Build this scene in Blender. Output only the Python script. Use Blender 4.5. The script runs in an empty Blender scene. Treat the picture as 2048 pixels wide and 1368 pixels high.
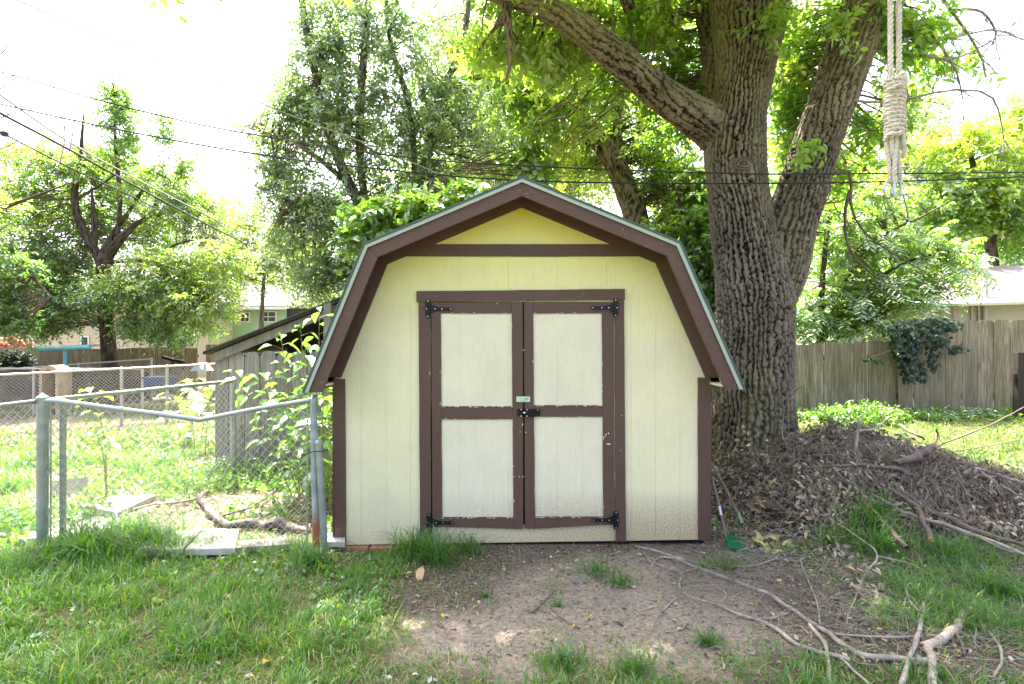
import bpy, math, random
import numpy as np
from mathutils import Vector, Matrix
random.seed(7)
R = np.random.default_rng(11)
sc = bpy.context.scene
rad = math.radians

# ------------------------------------------------------------------ camera, sky, sun, exposure
CAM_Z = 1.645
FPX = 1080.0                      # focal length in pixels of the 2048 wide photograph
cam = bpy.data.objects.new("camera", bpy.data.cameras.new("camera"))
sc.collection.objects.link(cam)
cam.location = (0, 0, CAM_Z); cam.rotation_euler = (rad(90), 0, 0)
cam.data.sensor_width = 36; cam.data.lens = FPX / 2048 * 36
cam.data.clip_start = 0.05; cam.data.clip_end = 800
sc.camera = cam

SUN_EL, SUN_AZ = 67.0, -30.0      # sun stands behind the scene, to the left (azimuth from +Y towards +X)
w = bpy.data.worlds.new("World"); sc.world = w; w.use_nodes = True
nt = w.node_tree; nt.nodes.clear()
sky = nt.nodes.new("ShaderNodeTexSky"); sky.sky_type = 'NISHITA'; sky.sun_disc = False
sky.sun_elevation = rad(SUN_EL); sky.sun_rotation = rad(SUN_AZ)
sky.air_density = .7; sky.dust_density = 8.0; sky.ozone_density = 1.0
bg = nt.nodes.new("ShaderNodeBackground"); bg.inputs[1].default_value = 0.15
wo = nt.nodes.new("ShaderNodeOutputWorld")
nt.links.new(sky.outputs[0], bg.inputs[0]); nt.links.new(bg.outputs[0], wo.inputs[0])
sl = bpy.data.lights.new("sun", 'SUN'); sl.energy = 4.0; sl.angle = rad(0.6); sl.color = (1.0, 0.96, 0.88)
so = bpy.data.objects.new("sun", sl); sc.collection.objects.link(so)
sd = Vector((math.sin(rad(SUN_AZ)) * math.cos(rad(SUN_EL)), math.cos(rad(SUN_AZ)) * math.cos(rad(SUN_EL)), math.sin(rad(SUN_EL))))
so.rotation_euler = sd.to_track_quat('Z', 'Y').to_euler(); so.location = sd * 30
sc.view_settings.view_transform = 'Standard'; sc.view_settings.look = 'None'
sc.view_settings.exposure = 2.92; sc.view_settings.gamma = 1.0; sc.view_settings.use_curve_mapping = False
sc.render.engine = 'CYCLES'
sc.cycles.use_denoising = True
sc.cycles.max_bounces = 7; sc.cycles.diffuse_bounces = 4; sc.cycles.transmission_bounces = 5
sc.cycles.glossy_bounces = 2; sc.cycles.sample_clamp_indirect = 6.0; sc.cycles.caustics_reflective = False

# ------------------------------------------------------------------ helpers
def P(px, py, Y):
    return np.array([(px - 1024) / FPX * Y, Y, CAM_Z + (684 - py) / FPX * Y])
def G(px, py, z=0.0):
    "point of the ground seen at a pixel"
    Y = (CAM_Z - z) * FPX / (py - 684)
    return np.array([(px - 1024) / FPX * Y, Y, z])
def sstep(a, b, x):
    t = np.clip((np.asarray(x, float) - a) / (b - a), 0, 1); return t * t * (3 - 2 * t)
def unit(v):
    v = np.asarray(v, float); return v / np.maximum(np.linalg.norm(v, axis=-1, keepdims=True), 1e-9)
def _hash(ix, iy, iz, s):
    h = (ix * 374761393 + iy * 668265263 + iz * 2147483647 + s * 974634777) & 0xFFFFFFFF
    h = ((h ^ (h >> 13)) * 1274126177) & 0xFFFFFFFF
    h = h ^ (h >> 16)
    return (h & 0xFFFFFF) / float(0xFFFFFF)
def vnoise(p, s=0):
    "value noise in -1..1, p (...,3)"
    p = np.asarray(p, float); i = np.floor(p).astype(np.int64); f = p - i; f = f * f * (3 - 2 * f)
    r = 0
    for dx in (0, 1):
        for dy in (0, 1):
            for dz in (0, 1):
                w_ = (f[..., 0] if dx else 1 - f[..., 0]) * (f[..., 1] if dy else 1 - f[..., 1]) * (f[..., 2] if dz else 1 - f[..., 2])
                r = r + w_ * _hash(i[..., 0] + dx, i[..., 1] + dy, i[..., 2] + dz, s)
    return r * 2 - 1
def fbm(p, o=4, s=0):
    a, r, p = 1.0, 0, np.asarray(p, float)
    for k in range(o):
        r = r + a * vnoise(p, s + k); p = p * 2.03 + 7.1; a *= .5
    return r / 1.9

WP = {}
def finish(name, me, parent, mat, c):
    o = bpy.data.objects.new(name, me); sc.collection.objects.link(o)
    if mat is not None:
        for m_ in (mat if isinstance(mat, (list, tuple)) else [mat]): me.materials.append(m_)
    pw = WP.get(parent.name, np.zeros(3)) if parent else np.zeros(3)
    if parent: o.parent = parent
    o.location = c - pw; WP[o.name] = np.array(c, float)
    return o
def build(name, V, F, mat, parent=None, smooth=False, mi=None, attrs=None, origin=None):
    "V (n,3) world coordinates; F list of index tuples or (m,k) array"
    V = np.asarray(V, float)
    lo, hi = V.min(0), V.max(0)
    c = np.array([(lo[0] + hi[0]) / 2, (lo[1] + hi[1]) / 2, lo[2]]) if origin is None else np.asarray(origin, float)
    me = bpy.data.meshes.new(name)
    if isinstance(F, np.ndarray):
        m, k = F.shape
        me.vertices.add(len(V)); me.vertices.foreach_set("co", (V - c).astype(np.float32).ravel())
        me.loops.add(m * k); me.loops.foreach_set("vertex_index", F.astype(np.int32).ravel())
        me.polygons.add(m); me.polygons.foreach_set("loop_start", np.arange(0, m * k, k, dtype=np.int32))
        me.update(calc_edges=True)
    else:
        me.from_pydata([tuple(v) for v in (V - c)], [], [tuple(f) for f in F]); me.update()
    if smooth: me.polygons.foreach_set("use_smooth", np.ones(len(me.polygons), bool))
    if mi is not None: me.polygons.foreach_set("material_index", np.asarray(mi, np.int32))
    for an, av in (attrs or {}).items():
        av = np.asarray(av, np.float32)
        if av.ndim == 1:
            a = me.attributes.new(an, 'FLOAT', 'POINT'); a.data.foreach_set("value", av)
        else:
            a = me.attributes.new(an, 'FLOAT_VECTOR', 'POINT'); a.data.foreach_set("vector", av.ravel())
    return finish(name, me, parent, mat, c)
def empty(name, loc, label=None, cat=None, group=None, parent=None):
    o = bpy.data.objects.new(name, None); sc.collection.objects.link(o); o.location = tuple(loc); WP[o.name] = np.array(loc, float)
    o.empty_display_size = .1
    if label: tag(o, label, cat, group)
    return o
def tag(o, label=None, cat=None, group=None, kind=None):
    if label: o["label"] = label
    if cat: o["category"] = cat
    if group: o["group"] = group
    if kind: o["kind"] = kind
    return o
class MB:
    "collects pieces into one mesh"
    def __init__(s): s.V = []; s.F = []; s.M = []; s.n = 0
    def add(s, V, F, m=0):
        V = np.asarray(V, float); s.V.append(V)
        s.F += [tuple(int(i) + s.n for i in f) for f in F]; s.M += [m] * len(F); s.n += len(V); return s
    def box(s, lo, hi, m=0):
        x0, y0, z0 = lo; x1, y1, z1 = hi
        V = [(x0,y0,z0),(x1,y0,z0),(x1,y1,z0),(x0,y1,z0),(x0,y0,z1),(x1,y0,z1),(x1,y1,z1),(x0,y1,z1)]
        return s.add(V, [(0,3,2,1),(4,5,6,7),(0,1,5,4),(1,2,6,5),(2,3,7,6),(3,0,4,7)], m)
    def prism(s, poly, y0, y1, m=0):
        "polygon in x,z extruded along y (y0 front)"
        n = len(poly); a = sum(poly[i][0] * poly[(i+1) % n][1] - poly[(i+1) % n][0] * poly[i][1] for i in range(n))
        if a < 0: poly = poly[::-1]
        V = [(x, y0, z) for x, z in poly] + [(x, y1, z) for x, z in poly]
        return s.add(V, [tuple(range(n)), tuple(range(2*n-1, n-1, -1))] + [(i, i+n, (i+1) % n + n, (i+1) % n) for i in range(n)], m)
    def tube(s, pts, r, n=8, m=0, cap=True):
        pts = np.asarray(pts, float); k = len(pts); r = np.broadcast_to(np.asarray(r, float), (k,))
        T = unit(np.gradient(pts, axis=0)); up = np.array([0, 0, 1.]) if abs(T[0][2]) < .9 else np.array([1., 0, 0])
        N = unit(np.cross(T[0], up)); V = []
        for i in range(k):
            N = unit(N - T[i] * (N @ T[i])); B = np.cross(T[i], N)
            a = np.arange(n) * 2 * np.pi / n
            V.append(pts[i] + r[i] * (np.cos(a)[:, None] * N + np.sin(a)[:, None] * B))
        V = np.concatenate(V)
        F = [(i*n+j, i*n+(j+1) % n, (i+1)*n+(j+1) % n, (i+1)*n+j) for i in range(k-1) for j in range(n)]
        if cap: F += [tuple(range(n-1, -1, -1)), tuple(range((k-1)*n, k*n))]
        return s.add(V, F, m)
    def build(s, name, mat, parent=None, smooth=False, **k):
        o = build(name, np.concatenate(s.V), s.F, mat, parent, smooth, mi=s.M, **k)
        if smooth:
            try: o.data.set_sharp_from_angle(angle=rad(40))
            except Exception: pass
        return o
def spline(pts, n):
    "catmull-rom through rows of pts (any columns), n samples"
    p = np.asarray(pts, float)
    if len(p) == 2: p = np.array([p[0], (p[0] + p[1]) / 2, p[1]])
    q = np.vstack([2 * p[0] - p[1], p, 2 * p[-1] - p[-2]]); m = len(p) - 1
    u = np.linspace(0, m - 1e-6, n); i = u.astype(int); t = (u - i)[:, None]
    a, b, c, d = q[i], q[i+1], q[i+2], q[i+3]
    return .5 * ((2*b) + (-a+c)*t + (2*a-5*b+4*c-d)*t*t + (-a+3*b-3*c+d)*t**3)

# ------------------------------------------------------------------ materials
def newmat(name):
    m = bpy.data.materials.new(name); m.use_nodes = True; t = m.node_tree; t.nodes.clear()
    out = t.nodes.new("ShaderNodeOutputMaterial"); return m, t, out
def N(t, typ, **kw):
    n = t.nodes.new(typ)
    for k, v in kw.items():
        if isinstance(k, str) and k.startswith("i_"):
            n.inputs[k[2:].replace("_", " ")].default_value = v
        else: setattr(n, k, v)
    return n
def ramp(t, src, stops):
    r = t.nodes.new("ShaderNodeValToRGB"); e = r.color_ramp.elements
    while len(e) < len(stops): e.new(.5)
    for el, (p, c) in zip(e, stops):
        el.position = p; el.color = tuple(c) + (1,) if not isinstance(c, (int, float)) else (c, c, c, 1)
    t.links.new(src, r.inputs[0]); return r.outputs[0]
def mapping(t, scale, coord="Object"):
    tc = t.nodes.new("ShaderNodeTexCoord"); mp = t.nodes.new("ShaderNodeMapping"); mp.inputs[3].default_value = scale
    if coord == "World":
        g = t.nodes.new("ShaderNodeNewGeometry"); t.links.new(g.outputs["Position"], mp.inputs[0])
    else: t.links.new(tc.outputs[coord], mp.inputs[0])
    return mp.outputs[0]
def noise(t, vec, scale, detail=4, rough=.6, dist=0):
    n = t.nodes.new("ShaderNodeTexNoise"); n.inputs["Scale"].default_value = scale; n.inputs["Detail"].default_value = detail
    n.inputs["Roughness"].default_value = rough; n.inputs["Distortion"].default_value = dist
    t.links.new(vec, n.inputs["Vector"]); return n.outputs["Fac"]
def mixc(t, f, a, b, mode='MIX'):
    m = t.nodes.new("ShaderNodeMix"); m.data_type = 'RGBA'; m.blend_type = mode
    for k, v in ((0, f), (6, a), (7, b)):
        sk = m.inputs[k]
        if hasattr(v, "links"): t.links.new(v, sk)
        elif isinstance(v, (int, float)): sk.default_value = v if k == 0 else (v, v, v, 1)
        else: sk.default_value = tuple(v) + (1,)
    return m.outputs[2]
def mathn(t, op, a, b=0.0, clamp=False):
    m = t.nodes.new("ShaderNodeMath"); m.operation = op; m.use_clamp = clamp
    for sk, v in ((m.inputs[0], a), (m.inputs[1], b)):
        if hasattr(v, "links"): t.links.new(v, sk)
        else: sk.default_value = v
    return m.outputs[0]
def bump(t, h, strength=.3, dist=.01):
    b = t.nodes.new("ShaderNodeBump"); b.inputs["Strength"].default_value = strength; b.inputs["Distance"].default_value = dist
    t.links.new(h, b.inputs["Height"]); return b.outputs[0]
def pbsdf(t, out, col, rough=.6, metal=0, nrm=None, spec=.4):
    p = t.nodes.new("ShaderNodeBsdfPrincipled")
    if hasattr(col, "links"): t.links.new(col, p.inputs["Base Color"])
    else: p.inputs["Base Color"].default_value = tuple(col) + (1,)
    if hasattr(rough, "links"): t.links.new(rough, p.inputs["Roughness"])
    else: p.inputs["Roughness"].default_value = rough
    p.inputs["Metallic"].default_value = metal; p.inputs["Specular IOR Level"].default_value = spec
    if nrm is not None: t.links.new(nrm, p.inputs["Normal"])
    t.links.new(p.outputs[0], out.inputs[0]); return p
def simple(name, col, rough=.6, metal=0, var=.25, scale=6, bmp=.15, stretch=(1,1,1), coord="Object", spec=.4, fine=90):
    m, t, out = newmat(name)
    v = mapping(t, stretch, coord); f = noise(t, v, scale, 5); f2 = noise(t, v, fine, 3)
    c0 = [x * (1 - var) for x in col]; c1 = [min(1, x * (1 + var)) for x in col]
    c = ramp(t, f, [(.3, c0), (.7, c1)])
    pbsdf(t, out, c, rough, metal, bump(t, f2, bmp, .004), spec); return m

def paint(name, col, chips, grain_dir=(1, 1, .06), chip_amt=.0, dirt=False, peel=(.55, .52, .42), eave_bounce=None):
    m, t, out = newmat(name)
    v = mapping(t, (1, 1, 1), "World"); vg = mapping(t, grain_dir, "World")
    g = noise(t, vg, 160, 4, .65, .3); g2 = noise(t, vg, 34, 3, .6, 1.2); big = noise(t, v, 2.2, 3)
    c = mixc(t, ramp(t, big, [(.3, 0.0), (.7, 1.0)]), [x * .93 for x in col], [x * 1.04 for x in col])
    if eave_bounce:                                  # yellow bounce light under the eaves painted in, deepening with height
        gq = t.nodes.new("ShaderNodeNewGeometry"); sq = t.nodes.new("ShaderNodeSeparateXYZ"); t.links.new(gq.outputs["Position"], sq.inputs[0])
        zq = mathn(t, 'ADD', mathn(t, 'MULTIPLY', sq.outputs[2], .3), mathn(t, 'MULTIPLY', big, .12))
        c = mixc(t, ramp(t, zq, [(.55, 0.0), (.86, .95)]), c, eave_bounce)
    c = mixc(t, ramp(t, g, [(.32, .22), (.46, 0.0)]), c, [x * .5 for x in col])
    if chips:
        vo = noise(t, v, 55, 5, .7); vb = noise(t, v, 5, 2)
        th = mathn(t, 'MULTIPLY', ramp(t, vo, [(chip_amt, 0.0), (chip_amt + .012, 1.0)]), ramp(t, vb, [(.5, 0.0), (.56, 1.0)]))
        c = mixc(t, th, c, peel)
    if dirt:
        gp = t.nodes.new("ShaderNodeNewGeometry"); sx = t.nodes.new("ShaderNodeSeparateXYZ"); t.links.new(gp.outputs["Position"], sx.inputs[0])
        z = sx.outputs[2]
        splash = ramp(t, mathn(t, 'MULTIPLY', z, 1.0), [(0.0, 1.0), (.16, .7), (.45, 0.0)])
        xr = ramp(t, mathn(t, 'ADD', mathn(t, 'MULTIPLY', sx.outputs[0], .35), .4), [(.1, .25), (.75, 1.0)])
        sp = noise(t, v, 85, 5, .8)
        k = mathn(t, 'MULTIPLY', mathn(t, 'MULTIPLY', splash, xr), ramp(t, sp, [(.46, 0.0), (.54, 1.0)]), True)
        c = mixc(t, k, c, (.17, .11, .07))
        k2 = mathn(t, 'MULTIPLY', mathn(t, 'MULTIPLY', splash, xr), .75)
        c = mixc(t, k2, c, (.44, .33, .19))
        # old mildew just below the gable top
        zz = ramp(t, mathn(t, 'SUBTRACT', z, 2.0), [(.66, 0.0), (.76, 1.0)]); sp2 = noise(t, v, 60, 5, .8)
        c = mixc(t, mathn(t, 'MULTIPLY', zz, ramp(t, sp2, [(.5, 0.0), (.62, .8)])), c, (.12, .1, .04))
    h = mathn(t, 'ADD', g, mathn(t, 'MULTIPLY', g2, 1.2))
    pbsdf(t, out, c, .55, 0, bump(t, h, .6, .006), .35); return m
M = {}
M['cream'] = paint("cream_paint", (.78, .715, .46), False, dirt=True, eave_bounce=(.74, .71, .14))
M['cream_door'] = paint("cream_door_paint", (.75, .69, .50), False, dirt=True)
M['brown'] = paint("brown_paint", (.105, .058, .042), True, chip_amt=.67)
M['brown_h'] = paint("brown_paint_flat_grain", (.105, .058, .042), True, grain_dir=(.06, 1, 1), chip_amt=.67)
M['soffit'] = simple("soffit_brown", (.10, .05, .042), .6, var=.15)
M['drip'] = simple("mint_metal_edge", (.36, .40, .34), .5, .0, var=.08, bmp=.05)
M['roofgreen'] = simple("green_roofing", (.07, .11, .085), .5, .2, var=.2)
M['iron'] = simple("black_iron", (.018, .018, .02), .45, .6, var=.2, bmp=.1)
M['screw'] = simple("bright_screw", (.8, .8, .8), .25, .8, var=.05)
M['steel'] = simple("bright_steel", (.40, .41, .42), .3, .9, var=.1, bmp=.05)
M['sticker'] = simple("pale_green_label", (.5, .68, .5), .4, 0, var=.05, bmp=0)
M['black'] = simple("black_print", (.01, .01, .01), .5, 0, var=.05, bmp=0)
def galv():
    m, t, out = newmat("galvanised_pipe"); v = mapping(t, (1, 1, 1), "World")
    f = noise(t, v, 9, 4); f2 = noise(t, v, 70, 4, .7)
    c = ramp(t, f, [(.3, (.25, .285, .275)), (.7, (.40, .43, .42))])
    c = mixc(t, ramp(t, f2, [(.55, 0.0), (.7, .45)]), c, (.13, .2, .17))
    pbsdf(t, out, c, .42, .55, bump(t, f2, .08, .002)); return m
M['galv'] = galv()
def galvrust():
    m, t, out = newmat("galvanised_pipe_rusted_foot"); v = mapping(t, (1, 1, 1), "World")
    f = noise(t, v, 9, 4); f2 = noise(t, v, 45, 5, .7)
    c = ramp(t, f, [(.3, (.25, .285, .275)), (.7, (.40, .43, .42))])
    g = t.nodes.new("ShaderNodeNewGeometry"); sx = t.nodes.new("ShaderNodeSeparateXYZ"); t.links.new(g.outputs["Position"], sx.inputs[0])
    k = ramp(t, mathn(t, 'ADD', sx.outputs[2], mathn(t, 'MULTIPLY', f2, .25)), [(.33, 1.0), (.42, 0.0)])
    c = mixc(t, k, c, mixc(t, f2, (.45, .17, .07), (.2, .07, .03)))
    pbsdf(t, out, c, .6, .2, bump(t, f2, .2, .003)); return m
M['galvrust'] = galvrust()
M['wire'] = simple("mesh_wire", (.55, .54, .52), .5, .2, var=.1, bmp=0)
M['brick'] = simple("brick_clay", (.36, .16, .10), .9, var=.3, scale=14, bmp=.5)
M['concrete'] = simple("weathered_concrete", (.42, .40, .37), .9, var=.18, scale=9, bmp=.35)
M['cable'] = simple("cable_black", (.02, .02, .02), .6, var=.1, bmp=0)
M['cable_pale'] = simple("cable_grey", (.25, .24, .22), .6, var=.1, bmp=0)

def wood(name, a, b, moss=None):
    m, t, out = newmat(name)
    v = mapping(t, (1, 1, .05), "World"); v1 = mapping(t, (1, 1, 1), "World")
    oi = t.nodes.new("ShaderNodeObjectInfo")
    g = noise(t, v, 42, 5, .75, .8); big = noise(t, mapping(t, (1, 1, .25), "World"), 5, 4)
    c = ramp(t, g, [(.36, [x * .6 for x in a]), (.45, a), (.62, b)])
    c = mixc(t, mathn(t, 'MULTIPLY', oi.outputs["Random"], .55), c, [x * .45 for x in b])
    c = mixc(t, ramp(t, big, [(.4, 0.0), (.75, .55)]), c, [x * .45 for x in a])
    if moss:
        sx = t.nodes.new("ShaderNodeSeparateXYZ"); t.links.new(v1, sx.inputs[0])
        zz = ramp(t, mathn(t, 'MULTIPLY', sx.outputs[2], .5), [(.2, .75), (.55, .15)])
        c = mixc(t, mathn(t, 'MULTIPLY', zz, ramp(t, noise(t, mapping(t, (1, 1, .2), "World"), 7, 4), [(.4, 0.0), (.62, 1.0)])), c, moss)
    pbsdf(t, out, c, .85, 0, bump(t, g, .5, .004), .2); return m
M['fence'] = wood("weathered_fence_wood", (.22, .18, .13), (.48, .40, .30), (.18, .17, .05))
M['farfence'] = wood("pale_fence_wood", (.22, .17, .12), (.42, .35, .25), (.14, .13, .05))
M['darkwood'] = wood("dark_old_wood", (.04, .033, .028), (.10, .08, .065))
M['greyboard'] = wood("grey_board", (.26, .23, .2), (.42, .39, .35))

def barkmat(name, dark, light, green=None, sc_=1.0):
    m, t, out = newmat(name)
    a = t.nodes.new("ShaderNodeAttribute"); a.attribute_name = "barkco"
    r = t.nodes.new("ShaderNodeAttribute"); r.attribute_name = "ridge"
    mp = t.nodes.new("ShaderNodeMapping"); t.links.new(a.outputs["Vector"], mp.inputs[0])
    f = noise(t, mp.outputs[0], 22 * sc_, 6, .7, .6); f2 = noise(t, mp.outputs[0], 75 * sc_, 5, .7); big = noise(t, a.outputs["Vector"], 2.2, 3)
    h = mathn(t, 'ADD', mathn(t, 'MULTIPLY', r.outputs["Fac"], .6), mathn(t, 'MULTIPLY', f, .55))
    c = ramp(t, h, [(.36, dark), (.60, [(x * .55 + y * .45) for x, y in zip(dark, light)]), (.95, light)])
    c = mixc(t, ramp(t, f2, [(.4, .35), (.6, 0.0)]), c, dark)
    if green: c = mixc(t, ramp(t, big, [(.45, 0.0), (.7, .5)]), c, green)
    hh = mathn(t, 'ADD', mathn(t, 'MULTIPLY', f, 1.0), mathn(t, 'MULTIPLY', f2, .45))
    pbsdf(t, out, c, .9, 0, bump(t, hh, .7, .012), .15); return m
M['bark'] = barkmat("deep_furrowed_bark", (.018, .013, .010), (.33, .262, .212), (.22, .205, .10))
M['bark2'] = barkmat("brown_tree_bark", (.03, .022, .016), (.16, .12, .09))
M['bark3'] = barkmat("grey_maple_bark", (.06, .05, .045), (.26, .22, .19))
M['stick'] = simple("grey_dead_wood", (.27, .23, .20), .85, var=.4, scale=18, bmp=.6, fine=60)
M['stick2'] = simple("brown_dead_wood", (.13, .09, .075), .8, var=.4, scale=14, bmp=.6, fine=60)
M['cutwood'] = simple("orange_cut_wood", (.5, .24, .09), .8, var=.3, scale=30, bmp=.3)

def leafmat(name, cols, trans=.5, tcol=1.5, gloss=.06, rough=.45):
    "cols: ramp stops over the leaf tint attribute"
    m, t, out = newmat(name)
    a = t.nodes.new("ShaderNodeAttribute"); a.attribute_name = "tint"
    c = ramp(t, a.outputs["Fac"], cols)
    d = t.nodes.new("ShaderNodeBsdfDiffuse"); tr = t.nodes.new("ShaderNodeBsdfTranslucent"); gl = t.nodes.new("ShaderNodeBsdfGlossy")
    t.links.new(c, d.inputs[0])
    hs = mixc(t, 1.0, c, (tcol * .93, tcol, tcol * .42), 'MULTIPLY'); t.links.new(hs, tr.inputs[0])
    gl.inputs["Roughness"].default_value = rough; gl.inputs[0].default_value = (.9, .95, 1, 1)
    m1 = t.nodes.new("ShaderNodeMixShader"); m1.inputs[0].default_value = trans
    m2 = t.nodes.new("ShaderNodeMixShader"); m2.inputs[0].default_value = gloss
    t.links.new(d.outputs[0], m1.inputs[1]); t.links.new(tr.outputs[0], m1.inputs[2])
    t.links.new(m1.outputs[0], m2.inputs[1]); t.links.new(gl.outputs[0], m2.inputs[2]); t.links.new(m2.outputs[0], out.inputs[0])
    return m
M['leaf_mid'] = leafmat("leaves_mid_green", [(0, (.06, .13, .035)), (.5, (.12, .21, .055)), (1, (.22, .27, .07))], .55, 2.6, .09, .35)
M['leaf_blue'] = leafmat("leaves_cool_green", [(0, (.07, .13, .065)), (.6, (.14, .21, .10)), (1, (.25, .29, .12))], .5, 2.5, .14, .35)
M['leaf_yel'] = leafmat("leaves_yellow_green", [(0, (.08, .16, .03)), (.5, (.16, .26, .05)), (1, (.28, .32, .065))], .6, 2.6, .09, .35)
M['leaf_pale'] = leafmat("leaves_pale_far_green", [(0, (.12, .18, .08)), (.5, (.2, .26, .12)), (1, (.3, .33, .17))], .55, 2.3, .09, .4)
M['leaf_ivy'] = leafmat("leaves_dark_ivy", [(0, (.010, .022, .008)), (1, (.035, .07, .02))], .25, 1.2, .035)
M['leaf_big'] = leafmat("leaves_broad_fresh", [(0, (.07, .16, .03)), (.5, (.14, .26, .05)), (1, (.24, .34, .07))], .5, 1.9, .14, .3)
M['grass'] = leafmat("grass_blades", [(0, (.04, .10, .012)), (.5, (.085, .20, .02)), (.85, (.17, .27, .035)), (1, (.38, .31, .15))], .5, 2.1, .05)
M['dead'] = leafmat("dried_leaves", [(0, (.06, .035, .022)), (.5, (.20, .14, .10)), (.85, (.42, .35, .29)), (1, (.45, .3, .14))], .15, 1.0, .04)
M['pink'] = leafmat("pink_blossom", [(0, (.5, .08, .12)), (1, (.7, .3, .35))], .4, 1.2)

# ------------------------------------------------------------------ ground
def ground_z(x, y):
    x = np.asarray(x, float); y = np.asarray(y, float)
    z = .018 * fbm(np.stack([x * .9, y * .9, 0 * x], -1), 3, 3) * np.minimum(1, 6 / np.maximum(y, 1))
    z = z + .008 * fbm(np.stack([x * 6, y * 6, 0 * x], -1), 2, 9) * (y < 12)
    z = z + .56 * sstep(1.9, 4.0, x) * sstep(5.6, 8.4, y) * (1 - sstep(30, 60, y))
    z = z - .12 * sstep(-2.0, -4.5, x) * sstep(7, 11, y)
    z = z - .055 * sstep(-.7, -1.0, x) * sstep(-2.6, -1.6, x) * sstep(4.1, 4.35, y) * (1 - sstep(5, 6, y))
    z = z - .012 * sstep(4.3, 4.5, y) * sstep(-1.5, -1.3, x) * sstep(1.75, 1.6, x)
    return z
def cover(x, y):
    "how much grass grows at a point, 0 bare soil .. 1 thick"
    x = np.asarray(x, float); y = np.asarray(y, float)
    n = fbm(np.stack([x * 1.1 + 3, y * 1.1, 0 * x + 5], -1), 3, 21)
    n2 = fbm(np.stack([x * 3.3 + 3, y * 3.3, 0 * x + 5], -1), 3, 31)
    left = sstep(-.15, -.85, x + .55 * n + .3 * n2 + .05 * (y - 3.3)) * sstep(4.7, 4.35, y - .1 * n)
    front = sstep(3.05, 2.45, y + .5 * n) * sstep(.2, .5, .6 + n2) * .75
    tuft = .55 * sstep(.3, .55, n2) * sstep(-.3, .2, .7 - abs(x - .7)) * sstep(.5, .2, abs(y - 3.75))
    right = sstep(1.9, 2.6, x + .3 * n) * sstep(4.7, 4.0, y) * (.45 + .6 * sstep(-.2, .3, n)) * sstep(2.9, 3.6, y + .2 * x - .35 + .3 * n)
    rfar = sstep(2.6, 3.4, x) * sstep(5.5, 6.4, y + .25 * (x - 4)) * .95
    lback = sstep(-1.3, -1.6, x) * sstep(4.4, 4.8, y) * (.25 + .6 * sstep(-.1, .35, n + .5 * n2))
    lfar = sstep(-1.5, -3.0, x + .25 * (y - 6)) * sstep(5.5, 7.5, y) * (.3 + .55 * sstep(-.3, .3, n))
    edge = sstep(-3.0, -3.35, x) * sstep(3.2, 3.6, y) * .5
    return np.clip(np.maximum.reduce([left, front, tuft, right, rfar, lback, lfar, edge * 0]), 0, 1)

xs = np.concatenate([-np.geomspace(160, 9, 14), np.arange(-8.6, 8.61, .075), np.geomspace(9, 160, 14)])
ys = np.concatenate([[-30, -12, -5, -1], np.arange(0, 11, .07), np.geomspace(11.1, 260, 26)])
X, Y_ = np.meshgrid(xs, ys); Z = ground_z(X, Y_)
V = np.stack([X, Y_, Z], -1).reshape(-1, 3); nx, ny = len(xs), len(ys)
I = (np.arange(ny - 1)[:, None] * nx + np.arange(nx - 1)[None]).ravel()
F = np.stack([I, I + 1, I + nx + 1, I + nx], 1)
def groundmat():
    m, t, out = newmat("soil_and_turf")
    v = mapping(t, (1, 1, 1), "World"); a = t.nodes.new("ShaderNodeAttribute"); a.attribute_name = "cover"
    sa = t.nodes.new("ShaderNodeAttribute"); sa.attribute_name = "sand"
    f = noise(t, v, 3, 6, .65); f2 = noise(t, v, 38, 6, .8); f3 = noise(t, v, 160, 4, .8)
    soil = ramp(t, f2, [(.36, (.03, .021, .016)), (.5, (.105, .08, .062)), (.64, (.23, .18, .145))])
    sand = ramp(t, f2, [(.36, (.16, .12, .095)), (.62, (.38, .31, .25))])
    soil = mixc(t, ramp(t, mathn(t, 'ADD', mathn(t, 'MULTIPLY', sa.outputs["Fac"], .6), mathn(t, 'MULTIPLY', f, .5)), [(.42, 0.0), (.62, 1.0)]), soil, sand)
    soil = mixc(t, ramp(t, f3, [(.55, 0.0), (.68, .65)]), soil, (.40, .33, .26))
    turf = ramp(t, f2, [(.3, (.045, .05, .02)), (.7, (.15, .16, .06))])
    k = ramp(t, mathn(t, 'ADD', a.outputs["Fac"], mathn(t, 'MULTIPLY', mathn(t, 'SUBTRACT', f2, .5), .6)), [(.35, 0.0), (.8, .9)])
    c = mixc(t, k, soil, turf)
    pbsdf(t, out, c, .95, 0, bump(t, mathn(t, 'ADD', f2, mathn(t, 'MULTIPLY', f3, .5)), .8, .02), .15); return m
sand = (np.exp(-((V[:, 0] - .75) / .9) ** 2 - ((V[:, 1] - 3.5) / .75) ** 2) + .9 * np.exp(-((V[:, 0] - .2) / 1.0) ** 2 - ((V[:, 1] - 2.95) / .3) ** 2)
        + sstep(-1.6, -2.4, V[:, 0]) * sstep(4.4, 4.9, V[:, 1]) * sstep(9, 6, V[:, 1]) * .8)
g = build("ground", V, F, groundmat(), smooth=True, attrs={"cover": cover(V[:, 0], V[:, 1]), "sand": sand}); tag(g, kind="structure")

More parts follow.
